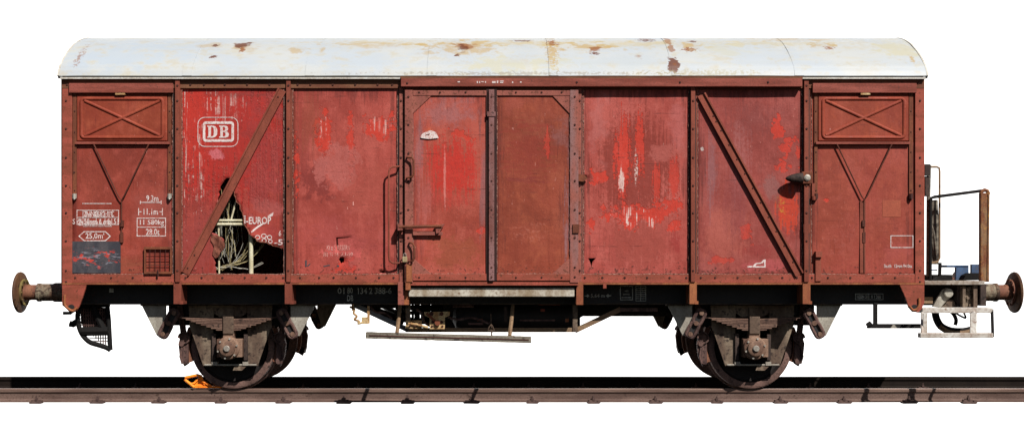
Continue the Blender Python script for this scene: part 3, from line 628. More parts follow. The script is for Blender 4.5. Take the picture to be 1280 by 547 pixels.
# --- end bays: plate, vent flap, slides, rods
def end_bay(x0, sx):
    """x0: photo x of the corner side, sx: +1 when the bay runs to the right of it"""
    X = lambda d: x0+sx*d
    def pbx(bm, a, y0, b, y1, yf, yb): u, v = sorted((X(a), X(b))); pb(bm, u, y0, v, y1, yf, yb)
    bm = B(); pbx(bm, 10, 104, 140, 116, -1.385, -1.335); mk('rain_strip', bm, m_head, W, bevel=.004)
    bm = B(); pbx(bm, 14, 112, 141, 181, -1.333, -1.31); vb = mk('vent_surround', bm, m_vent, W)
    vf = None
    bm = B(); pbx(bm, 20, 119, 133, 176, -1.352, -1.334); vf = mk('vent_flap', bm, m_vent, W, bevel=.008)
    def ridge(pts, r, closed=False):
        bm = B(); tube(bm, [P(X(a), b, -1.345) for a, b in pts], r, 12, closed); mk('pressed_ridge', bm, m_vent, vf, smooth=True)
    ridge(rrect(26, 123.5, 127.5, 172, 4), .021, True)
    ridge([(30, 126), (77, 147.5), (124, 169.5)], .020); ridge([(124, 126), (77, 147.6), (30, 169.5)], .020)
    
    bm = B(); pbx(bm, 18, 177, 136, 180, -1.375, -1.32); mk('vent_ledge', bm, m_head, vf)
    bm = B(); pbx(bm, 68, 116.2, 80, 118.5, -1.388, -1.34); mk('vent_catch', bm, m_cream, vf)
    for a, b in ((15, 19.5), (134, 138)):
        bm = B(); pbx(bm, a, 117, b, 248, -1.350, -1.33); s = mk('vent_slide', bm, m_handle, W)
        bolts(s, [(X((a+b)/2), y) for y in (139, 165, 190, 215, 238)], -1.35, .009)
        bm = B(); ptube(bm, [(X((a+b)/2), 242), (X((a+b)/2), 248), (X((a+b)/2)+1, 249)], .022, -1.36, 7); mk('slide_hook', bm, m_cap if x0 < 600 else m_bolt, s)
    bm = B()
    ptube(bm, [(X(41), 180), (X(43), 184), (X(72), 245), (X(75.5), 250), (X(79), 245), (X(107), 186), (X(110), 180)], .0075, -1.366)
    rd = mk('vent_rod', bm, m_rod, W, smooth=True)
    bm = B(); ptube(bm, [(X(76), 250), (X(76), 300 if x0 < 600 else 340)], .007, -1.352); pbx(bm, 74.5, 275, 78, 283, -1.37, -1.33); pbx(bm, 74, 290, 77.5, 303, -1.36, -1.33)
    mk('pull_bar', bm, m_rod, rd)
end_bay(76, 1); end_bay(1156, -1)
bm = B(); pb(bm, 1075, 251, 1082, 341, -1.352, -1.333); mk('cover_strip', bm, m_post, W)
# small fittings of the end bays
bm = B(); pb(bm, 88.5, 301.5, 150.5, 341, -1.349, -1.33); mk('chalk_board', bm, m_board, W, label='dark blue chalk board with scraped red flakes')
bm = B(); pb(bm, 181, 309.5, 213.5, 341, -1.345, -1.33); lh = mk('label_holder', bm, m_bay1, W)
bm = B()
for a in (180, 212.5): pb(bm, a, 308.5, a+2, 341, -1.375, -1.345)
pb(bm, 180, 308.3, 214.5, 311.3, -1.377, -1.345); pb(bm, 180, 339, 214.5, 342, -1.376, -1.345); mk('holder_frame', bm, m_handle, lh)
bm = B()
for a in (187.5, 194, 200.5, 207): ptube(bm, [(a, 311), (a, 340)], .0032, -1.372, 5)
for b in (317, 324, 331): ptube(bm, [(181, b), (213, b)], .0032, -1.368, 5)
ptube(bm, [(197, 337), (197.5, 345)], .008, -1.38, 5); mk('wire_mesh', bm, m_bolt, lh)
bm = B(); pb(bm, 1019.5, 321, 1026.5, 351, -1.366, -1.33); pb(bm, 1020, 314, 1028, 321, -1.395, -1.33); mk('hinge_strap', bm, m_post, W)
# lamp iron and pointed door stop at the last post
bm = B(); pb(bm, 1002.5, 214.5, 1016, 229.5, -1.41, -1.37); li = mk('stop_bracket', bm, m_handle, W, bevel=.006)
bm = B(); bolt = P(1009, 222, -1.41); lathe(bm, [(.035, 0), (.035, -.012), (.02, -.02)], bolt, 'y', 10); mk('bracket_bolt', bm, m_cap, li)
bm = B(); lathe(bm, [(.062, 0), (.06, -.04), (.045, -.11), (.02, -.165), (.004, -.18)], P(1003, 223, -1.43), 'x', 14); mk('pointed_stop', bm, m_dirty, li, smooth=True)
bm = B(); pb(bm, 1015, 229, 1019, 249, -1.37, -1.34); ptube(bm, [(1017, 245), (1017, 250)], .022, -1.37); mk('stop_strap', bm, m_post, li)
bm = B(); pb(bm, 1004.5, 280, 1012.5, 291, -1.385, -1.37); mk('post_splice', bm, m_post, W, bevel=.004)

# --- sliding door and its header
bm = B(); a = -1.425
pb(bm, 501, 98.2, 1003, 108.3, a, -1.33); hd = mk('door_header', bm, m_head, W, bevel=.006)
bm = B(); pb(bm, 500.5, 95.8, 1003.5, 98.1, -1.415, -1.34); mk('header_lip', bm, m_rail_top, hd)
bolts(hd, [(509, 104), (721, 103), (850, 103), (960, 103)], a)
DY = -1.39
def leaf(x0, x1, mat, right):
    lf = sheet(x0, 113, x1, 351, mat, y=DY, name='door_panel', label='sliding door panel, second half' if right else 'sliding door panel with red blotch, first half')
    lf.modifiers['thickness'].thickness = .03
    return lf
d1 = leaf(506.5, 611, m_doorl, 0); d2 = leaf(618, 722, m_doorr, 1)
dfm = bpy.data.objects.new('door_frame', None); COL.objects.link(dfm); dfm.parent = W
def dpart(name, fn, mat, bl=None, yb=-1.408):
    bm = B(); fn(bm); o = mk(name, bm, mat, dfm, bevel=.003)
    return o
dpart('stile', lambda bm: pb(bm, 506, 112.5, 516, 353, -1.41, -1.37), m_stile)
dpart('stile', lambda bm: pb(bm, 712.5, 112.5, 723, 353, -1.41, -1.37), m_stile2)
for xa_, xb_ in ((516.2, 608), (621, 712.3)):
    dpart('top_bar', lambda bm: pb(bm, xa_, 113, xb_, 119.5, -1.407, -1.37), m_stile)
    dpart('bottom_bar', lambda bm: pb(bm, xa_, 342, xb_, 350.5, -1.407, -1.37), m_bottom)
dpart('centre_post', lambda bm: (pb(bm, 611, 112, 617.8, 350.5, -1.43, -1.405), pb(bm, 609, 139.5, 619.5, 145.5, -1.438, -1.4305)), m_lilac)
dpart('meeting_strip', lambda bm: pb(bm, 607.6, 111.5, 621.2, 351, -1.4045, -1.36), m_dark)
for pts in ([(516, 119), (540, 119), (516, 142)], [(712, 119), (690, 119), (712, 142)], [(516, 322), (516, 342.5), (540, 342.5)], [(712, 322), (712, 342.5), (690, 342.5)]):
    dpart('corner_gusset', lambda bm: pprism(bm, pts, -1.402, -1.37), m_stile)
dpart('bottom_rail', lambda bm: pb(bm, 506, 352.2, 723, 356.5, -1.40, -1.34), m_bottom)
bm = B()
for y in (121, 156, 192, 226, 262, 297, 334, 346):
    dome(bm, P(510.5, y, -1.41), .013); dome(bm, P(718.5, y, -1.41), .013); dome(bm, P(614.4, y, -1.4305), .011)
for x in (524, 550, 582, 645, 677, 702):
    dome(bm, P(x, 115.5, -1.4075), .012); dome(bm, P(x, 346.5, -1.4075), .012)
mk('bolts', bm, m_bolt, dfm, kind='stuff')
bm = B()
for pts in ([(516, 121), (516, 341)], [(712.4, 121), (712.4, 341)], [(517, 342), (606, 342)], [(622, 342), (711, 342)], [(621.4, 120), (621.4, 341)]):
    A = P(*pts[0], -1.401); Bq = P(*pts[1], -1.401)
    tube(bm, [A.lerp(Bq, i/50)+Vector((random.uniform(-.003, .003), 0, random.uniform(-.003, .003))) for i in range(51)], [.002+.004*random.random() for i in range(51)], 5)
mk('sealant_bead', bm, m_bead, dfm)
def rod(name, pts, r, y, mat=m_handle, parent=W):
    bm = B(); ptube(bm, pts, r, y); return mk(name, bm, mat, parent, smooth=True)
rod('door_handle', [(509, 196.5, -1.405), (509, 196.5, -1.44), (515, 197, -1.46), (517, 200, -1.465), (517, 218, -1.465), (515, 221, -1.46), (509, 222, -1.44), (509, 222, -1.405)], .011, -1.45)
rod('door_handle', [(512, 303, -1.405), (512, 303, -1.44), (516, 304, -1.46), (518, 308, -1.465), (518, 322, -1.465), (516, 326, -1.46), (511, 326.5, -1.44), (511, 326.5, -1.405)], .011, -1.45)
rod('handrail', [(499, 208, -1.36), (499, 208, -1.40), (490, 208.5, -1.42), (487, 211, -1.425), (486, 216, -1.425), (486, 320, -1.425), (487, 326, -1.425), (491, 328.5, -1.42), (499, 328.5, -1.40), (499, 328.5, -1.36)], .0105, -1.42, m_post)
lt = rod('latch_bar', [(498.5, 283.5), (552, 282.5)], .017, -1.45)
bm = B(); pb(bm, 516, 289.5, 553, 294, -1.43, -1.41); pb(bm, 497, 279, 503, 288, -1.46, -1.37); pprism(bm, [(544, 281), (556, 279.5), (553, 284), (549, 291), (545, 292)], -1.45, -1.41); mk('latch_plate', bm, m_stile, lt, bevel=.003)
bm = B(); pb(bm, 508, 330, 515, 352, -1.43, -1.411); pb(bm, 507, 352, 513, 362, -1.42, -1.36); mk('door_hook', bm, m_lip, W)
bm = B(); pb(bm, 716, 280, 724, 291, -1.425, -1.411); mk('door_catch', bm, m_handle, W)
bm = B(); pprism(bm, [(722, 217), (731, 219), (735, 223), (729, 227), (722, 226)], -1.40, -1.36); mk('door_catch', bm, m_handle, W)
bm = B(); pb(bm, 754, 354, 758, 360, -1.37, -1.3); mk('marker_tab', bm, m_bottom, W)
# sill under the door
bm = B(); a = -1.36; pb(bm, 511, 359.5, 718, 370.5, a, -1.2); o = mk('door_sill', bm, m_sill, W, label='worn pale sill plate under the sliding door', bevel=.006)
bm = B(); pb(bm, 511, 357, 718, 359.3, -1.30, -1.2); mk('sill_web', bm, m_sole, o)

# --- padlock hangs on the door
bm = B(); pb(bm, 503, 320.5, 509, 327.5, -1.435, -1.412); pl = mk('padlock', bm, m_lock, None, label='small pale padlock hanging at the edge of the sliding door', category='padlock', bevel=.005)
bm = B(); ptube(bm, [(504.5, 321), (504.5, 317.5), (506, 316), (507.5, 317.5), (507.5, 321)], .005, -1.424); mk('shackle', bm, m_cap, pl)

# --- writing and marks on the side
def marks(name, parent, fn, mat=m_white, label=None):
    bm = B(); fn(bm); return mk(name, bm, mat, parent, label=label, kind='stuff' if label is None else None)
def emblem(bm):
    ring(bm, 247, 146.3, 298, 183.5, .9, 9); ring(bm, 253.6, 151.8, 292.6, 177.3, 3.2, 4)
    def glyph(x0, x1, out, holes):
        T = lambda p: (x0+(x1-x0)*p[0], 172.2-(172.2-157)*p[1])
        pf(bm, [T(p) for p in out], [[T(p) for p in h] for h in holes])
    glyph(259, 271.8, [(0, 1), (.55, 1), (.8, .93), (.97, .75), (1, .5), (.97, .25), (.8, .07), (.55, 0), (0, 0), (0, .1), (.12, .12), (.12, .88), (0, .9)], [[(.38, .9), (.5, .9), (.62, .8), (.66, .5), (.62, .2), (.5, .1), (.38, .1)]])
    glyph(274, 286.3, [(0, 1), (.6, 1), (.85, .93), (.93, .77), (.87, .6), (.7, .53), (.93, .45), (1, .27), (.92, .08), (.65, 0), (0, 0), (0, .1), (.12, .12), (.12, .88), (0, .9)],
          [[(.38, .9), (.5, .9), (.6, .83), (.62, .73), (.58, .62), (.48, .57), (.38, .57)], [(.38, .46), (.5, .46), (.63, .4), (.66, .27), (.6, .14), (.48, .1), (.38, .1)]])
marks('emblem', s2, emblem, label='white DB emblem in a rounded frame')
def m1(bm):
    text(bm, '9.3m', 183, 244, 198, 251.5); rect(bm, 175.5, 252.3, 201.5, 253.3); rect(bm, 175, 250.5, 176, 255); rect(bm, 201, 250.5, 202, 255)
    text(bm, '11.1m', 179.5, 260.5, 197.5, 268.3); rect(bm, 172.8, 260, 173.8, 269); rect(bm, 173.8, 264, 177, 265); rect(bm, 202.5, 260, 203.5, 269); rect(bm, 199.3, 264, 202.5, 265)
    ring(bm, 171, 272, 207.5, 295.2, 1); rect(bm, 172, 283.3, 206.5, 284.2)
    text(bm, '11 580kg', 175, 274.5, 205, 282.5); text(bm, '28.0t', 182.5, 285.7, 199.5, 293.6)
    pf(bm, [(98, 295), (105, 288.8), (132, 288.8), (138.8, 295), (132, 301.2), (105, 301.2)], [[(99.8, 295), (105.6, 289.9), (131.4, 289.9), (137, 295), (131.4, 300.1), (105.6, 300.1)]])
    text(bm, '25,0m', 107, 291, 128.5, 299.2); rect(bm, 129.3, 291, 130.2, 293.5)
    rect(bm, 103, 253.8, 139.5, 254.7)
    ring(bm, 96, 262.2, 148.7, 280.8, .8); rect(bm, 96.5, 271.2, 148.5, 271.9); rect(bm, 140, 262.5, 140.7, 271.3); rect(bm, 103.5, 262.5, 104.2, 280.5); rect(bm, 120, 262.5, 120.6, 283); rect(bm, 131, 263, 131.6, 283)
    text(bm, 'ZUNG 82 1 C', 104.5, 263.5, 142.5, 270.6); text(bm, 'S da 50om 6 otbl.51', 91, 273, 148, 280); text(bm, '7n 15 2:T', 106, 264.3, 139, 271); text(bm, 'Zs bsoam 6.o 1t', 98, 273.4, 139, 281.8)
    rect(bm, 104, 282.4, 140, 283)
marks('lettering', s_end1, m1)
def m2(bm):
    text(bm, '-EUROP', 307.8, 270.8, 339, 280, bold=.02); rect(bm, 305.5, 271, 306.8, 279.2); rect(bm, 304.6, 269.3, 307, 270.5)
    pf(bm, [(314, 289), (322, 282), (329, 278.6), (330, 279.6), (322, 285), (315, 291)]); pf(bm, [(334, 270), (342, 265), (341, 269.5), (336, 272)])
    for cx, cy, r in ((322.5, 296.5, 3.2), (330, 294.8, 3.4), (337, 296.4, 3.2), (330.5, 300.5, 3), (338, 301.5, 2.8)):
        c = [(cx+r*math.cos(k*.5236), cy+r*.9*math.sin(k*.5236)) for k in range(12)]; d = [(cx+(r-.9)*math.cos(k*.5236), cy+(r*.9-.9)*math.sin(k*.5236)) for k in range(12)]
        pf(bm, c, [d], off=-.003-.0006*r)
    text(bm, '6', 348.5, 288, 351.5, 295); text(bm, '-5', 343, 299, 353.5, 306)
marks('lettering', s2, m2)
marks('lettering', s3, lambda bm: (text(bm, 'Kl a 5 RESERV', 408.5, 306.2, 438, 312.5), text(bm, '(8) 9l 16 .7.1-90', 404, 315, 441, 321.3)), m_pinkprint)
marks('scuffs', s3, lambda bm: (rect(bm, 434, 258.5, 435, 261.5), rect(bm, 441, 252, 442.3, 257)), m_pinkprint)
marks('paint_dribble', s3, lambda bm: (rect(bm, 381.5, 325, 383.5, 333), pf(bm, [(404, 332), (412, 330.5), (413, 331.5), (405, 333.2)]), rect(bm, 421, 331, 424, 333), pf(bm, [(384, 332), (387, 329), (388, 330), (385, 333)])), m_board)
def m6(bm): pf(bm, [(934, 332), (941, 332), (944, 328.5), (951, 327.8), (954, 324.5), (957, 323.8), (957, 334), (934, 334)], [[(944, 332.4), (955, 332.4), (955, 326.5), (952.5, 329.2), (945.5, 330)]])
marks('arrow_mark', s6, m6)
def m7(bm):
    ring(bm, 1113, 294, 1141.5, 309.5, .9); text(bm, 'Beuth', 1105, 330, 1114, 334.3); text(bm, '12mm 84 0tu', 1118, 330, 1139.5, 334.3)
marks('lettering', s7, m7)
marks('repainted_square', s7, lambda bm: rect(bm, 1103, 250, 1126, 271, off=-.002), weather('repair_paint', S(186, 98, 72), S(172, 86, 64), S(120, 60, 46), s1=5, strength=.2))
marks('sticker_rest', d1, lambda bm: pf(bm, [(526, 170), (529, 166.5), (534, 164.5), (538, 163), (544.5, 165), (548.5, 172.5), (536, 174), (526, 172.5)], [[(530, 169.5), (538, 166.8), (536, 169)]], y=DY, off=-.014), m_white, 'torn rest of a white sticker')
marks('paint_chips', hd, lambda bm: [rect(bm, x, y, x+w, y+h, y=-1.425, off=-.003, bend=False) for x, y, w, h in ((572, 101.7, 3, 1.4), (596, 101.5, 1.5, 2.6), (599, 101.5, 1.2, 2.6), (601.5, 101.8, 3, 1.2), (606, 101.6, 1.5, 2.2), (615, 101.6, 4.5, 2.4), (621, 101, 2, 3), (625, 101, 4.5, 1), (625, 102.7, 4, 1.2), (640, 102, 1.5, 2), (650, 102, 2, 1.5))], m_white)

# ------------------------------------------------------------------ underframe
YF = -1.08
for s in (1, -1):
    bm = B(); zt, zb = WZ(355, YF)+.02, WZ(378.8, YF)
    box(bm, WX(100, YF), WX(1140, YF), s*YF, s*(YF+.012), zb, zt)
    box(bm, WX(100, YF), WX(1140, YF), s*YF, s*(YF+.09), zt-.012, zt)
    sb = mk('solebar', bm, m_sole, W, label='black painted frame beam under the wagon side')
    bm = B(); box(bm, WX(100, YF), WX(1140, YF), s*(YF-.035), s*(YF+.09), zb-.012, zb); mk('flange', bm, m_soleedge, sb)
    if s == 1:
        SB = sb
def ms(bm):
    k = dict(y=YF, off=-.003, bend=False)
    text(bm, '01', 422, 359.3, 430.5, 366.8, **k); text(bm, '80', 434, 359.3, 441, 366.5, **k); text(bm, '134 2', 447.5, 359.3, 465.5, 367, **k); text(bm, '388-6', 468.5, 359, 489.5, 367, **k); text(bm, 'DB', 434, 368.5, 441.5, 376, **k)
    text(bm, '5,64 m', 738.5, 367, 756, 372, **k)
    pf(bm, [(730.5, 368.8), (734, 368.8), (734, 367), (737, 369.4), (734, 371.8), (734, 370), (730.5, 370)], **k); pf(bm, [(764, 368.6), (760.5, 368.6), (760.5, 366.8), (757, 369.2), (760.5, 371.6), (760.5, 369.8), (764, 369.8)], **k)
    ring(bm, 775, 357, 791, 374.6, .7, **k); text(bm, 'MBS', 781, 362.6, 785.5, 364.4, **k); text(bm, 'BREMSE', 779, 366.6, 787, 368.4, **k); rect(bm, 777, 371, 789, 371.9, **k)
    ring(bm, 794.5, 357, 807.5, 376, .6, **k); rect(bm, 800.3, 357.5, 801, 375.5, **k)
    for y in (359.5, 362, 364.6, 367.2, 369.8, 372.4): rect(bm, 795, y, 807, y+.7, **k)
    ring(bm, 1069, 366.6, 1104, 374.4, .6, **k); rect(bm, 1085.5, 367, 1086.2, 374, **k); text(bm, 'KIESEIN DB', 1071, 368.4, 1084.5, 372.8, **k); text(bm, '8 1.360', 1089, 368.4, 1101, 372.8, **k)
    rect(bm, 136.5, 360, 142, 365, **k)
marks('lettering', SB, ms, m_soleprint)
for x in (110, 250, 430, 620, 810, 990, 1130):
    bm = B(); box(bm, WX(x, YF)-.04, WX(x, YF)+.04, YF+.1, -YF-.1, .98, 1.14); mk('cross_member', bm, m_sole, W)
for s in (1, -1):
    bm = B(); box(bm, WX(100, YF), WX(1140, YF), s*.25-.03, s*.25+.03, 1.0, 1.14); mk('centre_beam', bm, m_sole, W)
for xe in (-4.6, 5.05):
    bm = B(); box(bm, xe-.04 if xe < 0 else xe, xe if xe < 0 else xe+.05, -1.08, 1.08, .92, 1.17); mk('headstock', bm, m_sole if xe < 0 else m_dirty, W)

# --- running gear, one corner built and copied to the other three
AX = (WX(284, -1.12), WX(944.5, -1.12)); AZ = .465
def corner_parts():
    parts = []
    def add(name, bm, mat, smooth=False, bevel=0, parent=None, label=None):
        o = mk(name, bm, mat, parent or W, smooth=smooth, bevel=bevel, label=label)
        if parent is None: parts.append(o)
        return o
    R0 = .465
    # wheel: disc, tyre and flange
    bm = B(); lathe(bm, [(.10, -.80), (.13, -.80), (.16, -.775), (.28, -.755), (.37, -.775), (.385, -.80), (.392, -.815), (.392, -.70), (.36, -.70), (.2, -.69), (.1, -.66)], (0, 0, AZ), 'y', 48)
    wh = add('wheel', bm, m_wheel, True)
    bm = B(); lathe(bm, [(.396, -.822), (.452, -.822), (.464, -.814), (R0, -.75), (R0+.004, -.715), (R0+.022, -.70), (R0+.028, -.688), (R0+.02, -.676), (.39, -.674)], (0, 0, AZ), 'y', 64, True); add('tyre', bm, m_wheelr, True, parent=wh)
    # axle box
    bm = B(); box(bm, -.125, .15, -1.07, -.87, AZ-.10, AZ+.10); lathe(bm, [(.128, -1.0), (.128, -1.085), (.118, -1.10), (.10, -1.105)], (0, 0, AZ), 'y', 28)
    box(bm, -.06, .06, -1.06, -.94, AZ+.1, AZ+.16)
    ab = add('axle_box', bm, m_box, True, .006)
    bm = B(); lathe(bm, [(.085, -1.10), (.085, -1.135), (.07, -1.145)], (0, 0, AZ), 'y', 24); add('cover', bm, m_box, True, parent=ab)
    bm = B(); lathe(bm, [(.036, -1.14), (.036, -1.158), (.028, -1.165)], (0, 0, AZ), 'y', 12)
    for k in range(6):
        a = k*math.pi/3+.3; lathe(bm, [(.012, -1.105), (.012, -1.118)], (.106*math.cos(a), 0, AZ+.106*math.sin(a)), 'y', 6)
    add('cover_bolt', bm, m_cap, True, parent=ab)
    # leaf spring: eight leaves and the buckle
    sp = None; zt = .785
    for k in range(8):
        bm = B(); h = .52-.055*k if k else .535; n = 16; th = .0165
        cv = lambda x: .02*(x/.52)**2
        t = [(-h+2*h*i/n) for i in range(n+1)]
        up = [(x, zt-k*th+cv(x)) for x in t]; dn = [(x, zt-(k+1)*th+.0045+cv(x)) for x in t[::-1]]
        prism(bm, up+dn, -1.055+random.uniform(-.002, .002), -.955)
        if sp is None: sp = add('leaf_spring', bm, m_spring)
        else: add('leaf', bm, m_spring, parent=sp)
    bm = B(); box(bm, -.058, .058, -1.078, -.935, zt-.165, zt+.025); add('buckle', bm, m_iron, bevel=.008, parent=sp)
    # axle guard (W-iron) with slides and tie bar
    bm = B()
    for s in (1, -1):
        prism(bm, [(s*.18, .93), (s*.46, .93), (s*.45, .70), (s*.30, .262), (s*.19, .262), (s*.19, .62)], -.952, -.935)
    prism(bm, [(-.18, .93), (.18, .93), (.18, .84), (.12, .80), (-.12, .80), (-.18, .84)], -.9519, -.9351)
    wi = add('axle_guard', bm, m_iron, bevel=.003)
    bm = B()
    box(bm, -.195, -.155, -.985, -.88, .33, .62); add('slide', bm, m_dirty, parent=wi)
    bm = B(); box(bm, .155, .195, -.985, -.88, .33, .62); add('slide', bm, m_dirty, parent=wi)
    bm = B(); tube(bm, [(-.28, -.965, .275), (.29, -.965, .275)], .010, 8); box(bm, -.2, -.14, -.98, -.9, .27, .31); box(bm, .14, .2, -.98, -.9, .27, .31)
    add('tie_bar', bm, m_grey, parent=wi)
    bm = B(); prism(bm, [(.05, .262), (.18, .262), (.13, .215), (.03, .215)], -.97, -.955); add('number_plate', bm, m_iron, parent=wi)
    bm = B(); box(bm, -.04, .04, -.975, -.94, .82, .9); add('stop_block', bm, m_iron, parent=wi)
    # hanger brackets and double-link shackles
    for s in (1, -1):
        bm = B(); xo = lambda d: s*d
        prism(bm, [(xo(.68), .94), (xo(.95), .94), (xo(.78), .60), (xo(.735), .60), (xo(.68), .78)], -1.06, -1.04)
        hb = add('hanger_bracket', bm, m_grey)
        bm = B(); box(bm, min(xo(.67), xo(.96)), max(xo(.67), xo(.96)), -1.06, -.96, .925, .948); add('bracket_flange', bm, m_iron, parent=hb)
        A = Vector((xo(.575), 0, .865)); C = Vector((xo(.715), 0, .60)); M_ = A.lerp(C, .48)
        sh = None
        for q0, q1 in ((A, M_), (M_+(C-A)*.02, C)):
            d = (q1-q0).normalized(); nn = Vector((-d.z, 0, d.x)); bm = B()
            ln = (q1-q0).length; c = (q0+q1)/2; loop = []
            for k in range(20):
                a = 2*math.pi*k/20; ca, sa = math.cos(a), math.sin(a)
                u = (ln/2+.012)*(abs(ca)**.5)*math.copysign(1, ca); v = .046*(abs(sa)**.5)*math.copysign(1, sa)
                loop.append(c+d*u+nn*v+Vector((0, -1.085, 0)))
            tube(bm, loop, .0195, 7, True)
            if sh is None: sh = add('shackle', bm, m_link, True)
            else: add('link', bm, m_link, True, parent=sh)
        bm = B(); bar(bm, (A.x, A.z), (C.x, C.z), .085, -1.075, -1.055); add('shackle_web', bm, m_sole, parent=sh)
        for q in (A+(C-A)*.06, M_, C-(C-A)*.07):
            bm = B(); lathe(bm, [(.026, -1.11), (.026, -1.02)], (q.x, 0, q.z), 'y', 10); add('pin', bm, m_box, True, parent=sh)
        # brake block with hanger
        bm = B(); arc1 = []; arc2 = []
        for k in range(9):
            a = math.radians(-22+44*k/8)
            arc1.append((xo((R0+.012)*math.cos(a)), AZ+.02+(R0+.012)*math.sin(a))); arc2.append((xo((R0+.065)*math.cos(a)), AZ+.02+(R0+.065)*math.sin(a)))
        prism(bm, arc1+arc2[::-1], -.83, -.72); bb = add('brake_block', bm, m_buffer)
        bm = B(); prism(bm, [(xo(0.485), .62), (xo(0.555), .64), (xo(0.595), .50), (xo(0.580), .36), (xo(0.530), .25), (xo(0.485), .28)], -.86, -.80)
        bar(bm, (xo(0.545), .60), (xo(0.585), .93), .06, -.84, -.80)
        lathe(bm, [(.045, -.865), (.045, -.79)], (xo(0.540), 0, .57), 'y', 14); lathe(bm, [(.028, -.885), (.028, -.86)], (xo(0.555), 0, .50), 'y', 10); lathe(bm, [(.035, -.88), (.035, -.80)], (xo(0.520), 0, .31), 'y', 10)
        tube(bm, [(xo(0.530+.06*math.cos(a)), -.875, .565+.06*math.sin(a)) for a in [k*.35 for k in range(15)]], .011, 6)
        tube(bm, [(xo(0.555), -.87, .46), (xo(0.570), -.875, .36), (xo(0.545), -.88, .28)], .012, 6)
        add('brake_hanger', bm, m_link, True, parent=bb)
    return parts
proto = corner_parts()
for o in proto: o.location.x = AX[0]
for ax, sy in ((AX[1], 1), (AX[0], -1), (AX[1], -1)):
    for o in proto:
        c = cp(o, W, loc=(ax, 0, 0)); c.scale = (1, sy, 1)
for ax in AX:
    bm = B(); box(bm, ax-.72, ax+.72, -.79, -.5, .70, .955); mk('shadowed_gear_fill', bm, m_sole, W)  # black block added in place of the shadowed brake gear
    bm = B(); lathe(bm, [(.065, -1.0), (.075, -.8), (.09, -.68), (.08, -.5), (.08, .5), (.09, .68), (.075, .8), (.065, 1.0)], (ax, 0, AZ), 'y', 20); mk('axle', bm, m_dirty, W, smooth=True)

# --- truss under the door, brake gear, step board
YT = -1.03
bm = B(); pb(bm, 507, 409.5, 722, 414.8, YT, YT+.05); mk('truss_chord', bm, m_beam, W, bevel=.004)
bm = B(); pbar(bm, (719, 413), (776, 386), 6, YT+.002, YT+.05); mk('truss_strut', bm, m_beam, W)
bm = B(); pbar(bm, (510, 412), (443, 381), 6, YT+.002, YT+.05); mk('truss_strut', bm, m_bluegrey, W)
for x in (719, 510):
    bm = B(); pb(bm, x-3, 379, x+3, 414.5, YT-.012, YT-.002); mk('truss_hanger', bm, m_iron, W)
for s in (1,):
    bm = B(); box(bm, WX(507, YT), WX(722, YT), 1.0, 1.05, .63, .68); tube(bm, [(WX(722, YT), 1.02, .65), (WX(776, YT), 1.02, .92)], .03, 6); tube(bm, [(WX(507, YT), 1.02, .65), (WX(443, YT), 1.02, .92)], .03, 6); mk('truss_chord', bm, m_sole, W)
bm = B(); pb(bm, 775, 384.5, 822, 389, YT, YT+.03); mk('rod_guide', bm, m_link, W)
bm = B(); xa, xb = WX(556, .1), WX(722, .1); box(bm, xa, xb, -.35, .5, .63, .95); mk('equipment_box', bm, m_sole, W)
bm = B(); lathe(bm, [(.05, 0), (.13, .04), (.15, .1), (.15, 1.3), (.13, 1.36), (.05, 1.4)], (WX(566, -.55), -.55, .78), 'x', 28); mk('air_reservoir', bm, m_sole, W, smooth=True)
bm = B(); box(bm, WX(720, 0), WX(852, 0), -.12, .12, .775, .96); mk('draw_beam', bm, m_sole, W)
bm = B(); box(bm, WX(448, 0), WX(560, 0), -.05, .05, .865, .90); box(bm, WX(500, 0), WX(560, 0), -.05, .05, .79, .83); box(bm, WX(505, 0), WX(560, 0), -.05, .05, .71, .75)
for x, d in ((500, .05), (509, .03), (516, .012), (521.5, .03), (532, .055), (541, .02), (546, .05), (552, .05)): box(bm, WX(x, 0)-d, WX(x, 0)+d, -.05, .05, .70, .98)
box(bm, WX(520, 0), WX(560, 0), -.06, .06, .835, .868)
tube(bm, [(WX(500, 0), -.1, .93), (WX(528, 0), -.1, .82), (WX(560, 0), -.1, .72)], .03, 7)
mk('brake_rack', bm, m_sole, W)
bm = B(); box(bm, WX(440, .2), WX(500, .2), .15, .25, .88, .93); tube(bm, [(WX(448, .2), .2, .9), (WX(505, .2), .2, .70)], .05, 8); mk('brake_pull_rod', bm, m_sole, W)
# changeover plates and levers
for x0_, y0_, x1_, y1_, mt in ((566, 381, 592, 384, m_link), (596, 398, 603, 401, m_lip), (585, 403, 604, 405.5, m_link), (672, 379.5, 700, 381, m_lip), (676, 386, 681, 389, m_bottom), (650, 399, 694, 401, m_link), (707, 398, 711, 402, m_lip), (630, 383, 634, 402, m_dirty)):
    bm = B(); pb(bm, x0_, y0_, x1_, y1_, -1.0, -.96); mk('pipe_clamp', bm, mt, W)
for pts_ in ([(520, 386), (528, 392), (530, 402), (540, 408)], [(463, 383), (470, 390), (481, 391), (490, 398)], [(560, 396), (572, 399), (590, 397), (612, 404)]):
    bm = B(); ctube(bm, pts_, .013, -1.02, 6); mk('brake_pipe', bm, m_link, W, smooth=True)
yb = -1.10
bm = B(); pb(bm, 507, 400, 527, 410.5, yb, yb+.05); ptube(bm, [(510, 404), (520, 405), (535, 409)], .016, yb-.01); ptube(bm, [(509, 408), (515, 402)], .012, yb-.01)
b1 = mk('lever_bracket', bm, m_cream, W, bevel=.004)
bm = B()
for x in (512, 519, 524): lathe(bm, [(.018, 0), (.018, -.02)], P(x, 405.5, yb), 'y', 8)
mk('bracket_bolt', bm, m_bolt, b1)
bm = B(); pprism(bm, [(530, 389.5), (562.5, 389), (562, 394), (556, 396.5), (556, 411), (537, 411), (537, 397), (531, 394)], yb, yb+.02)
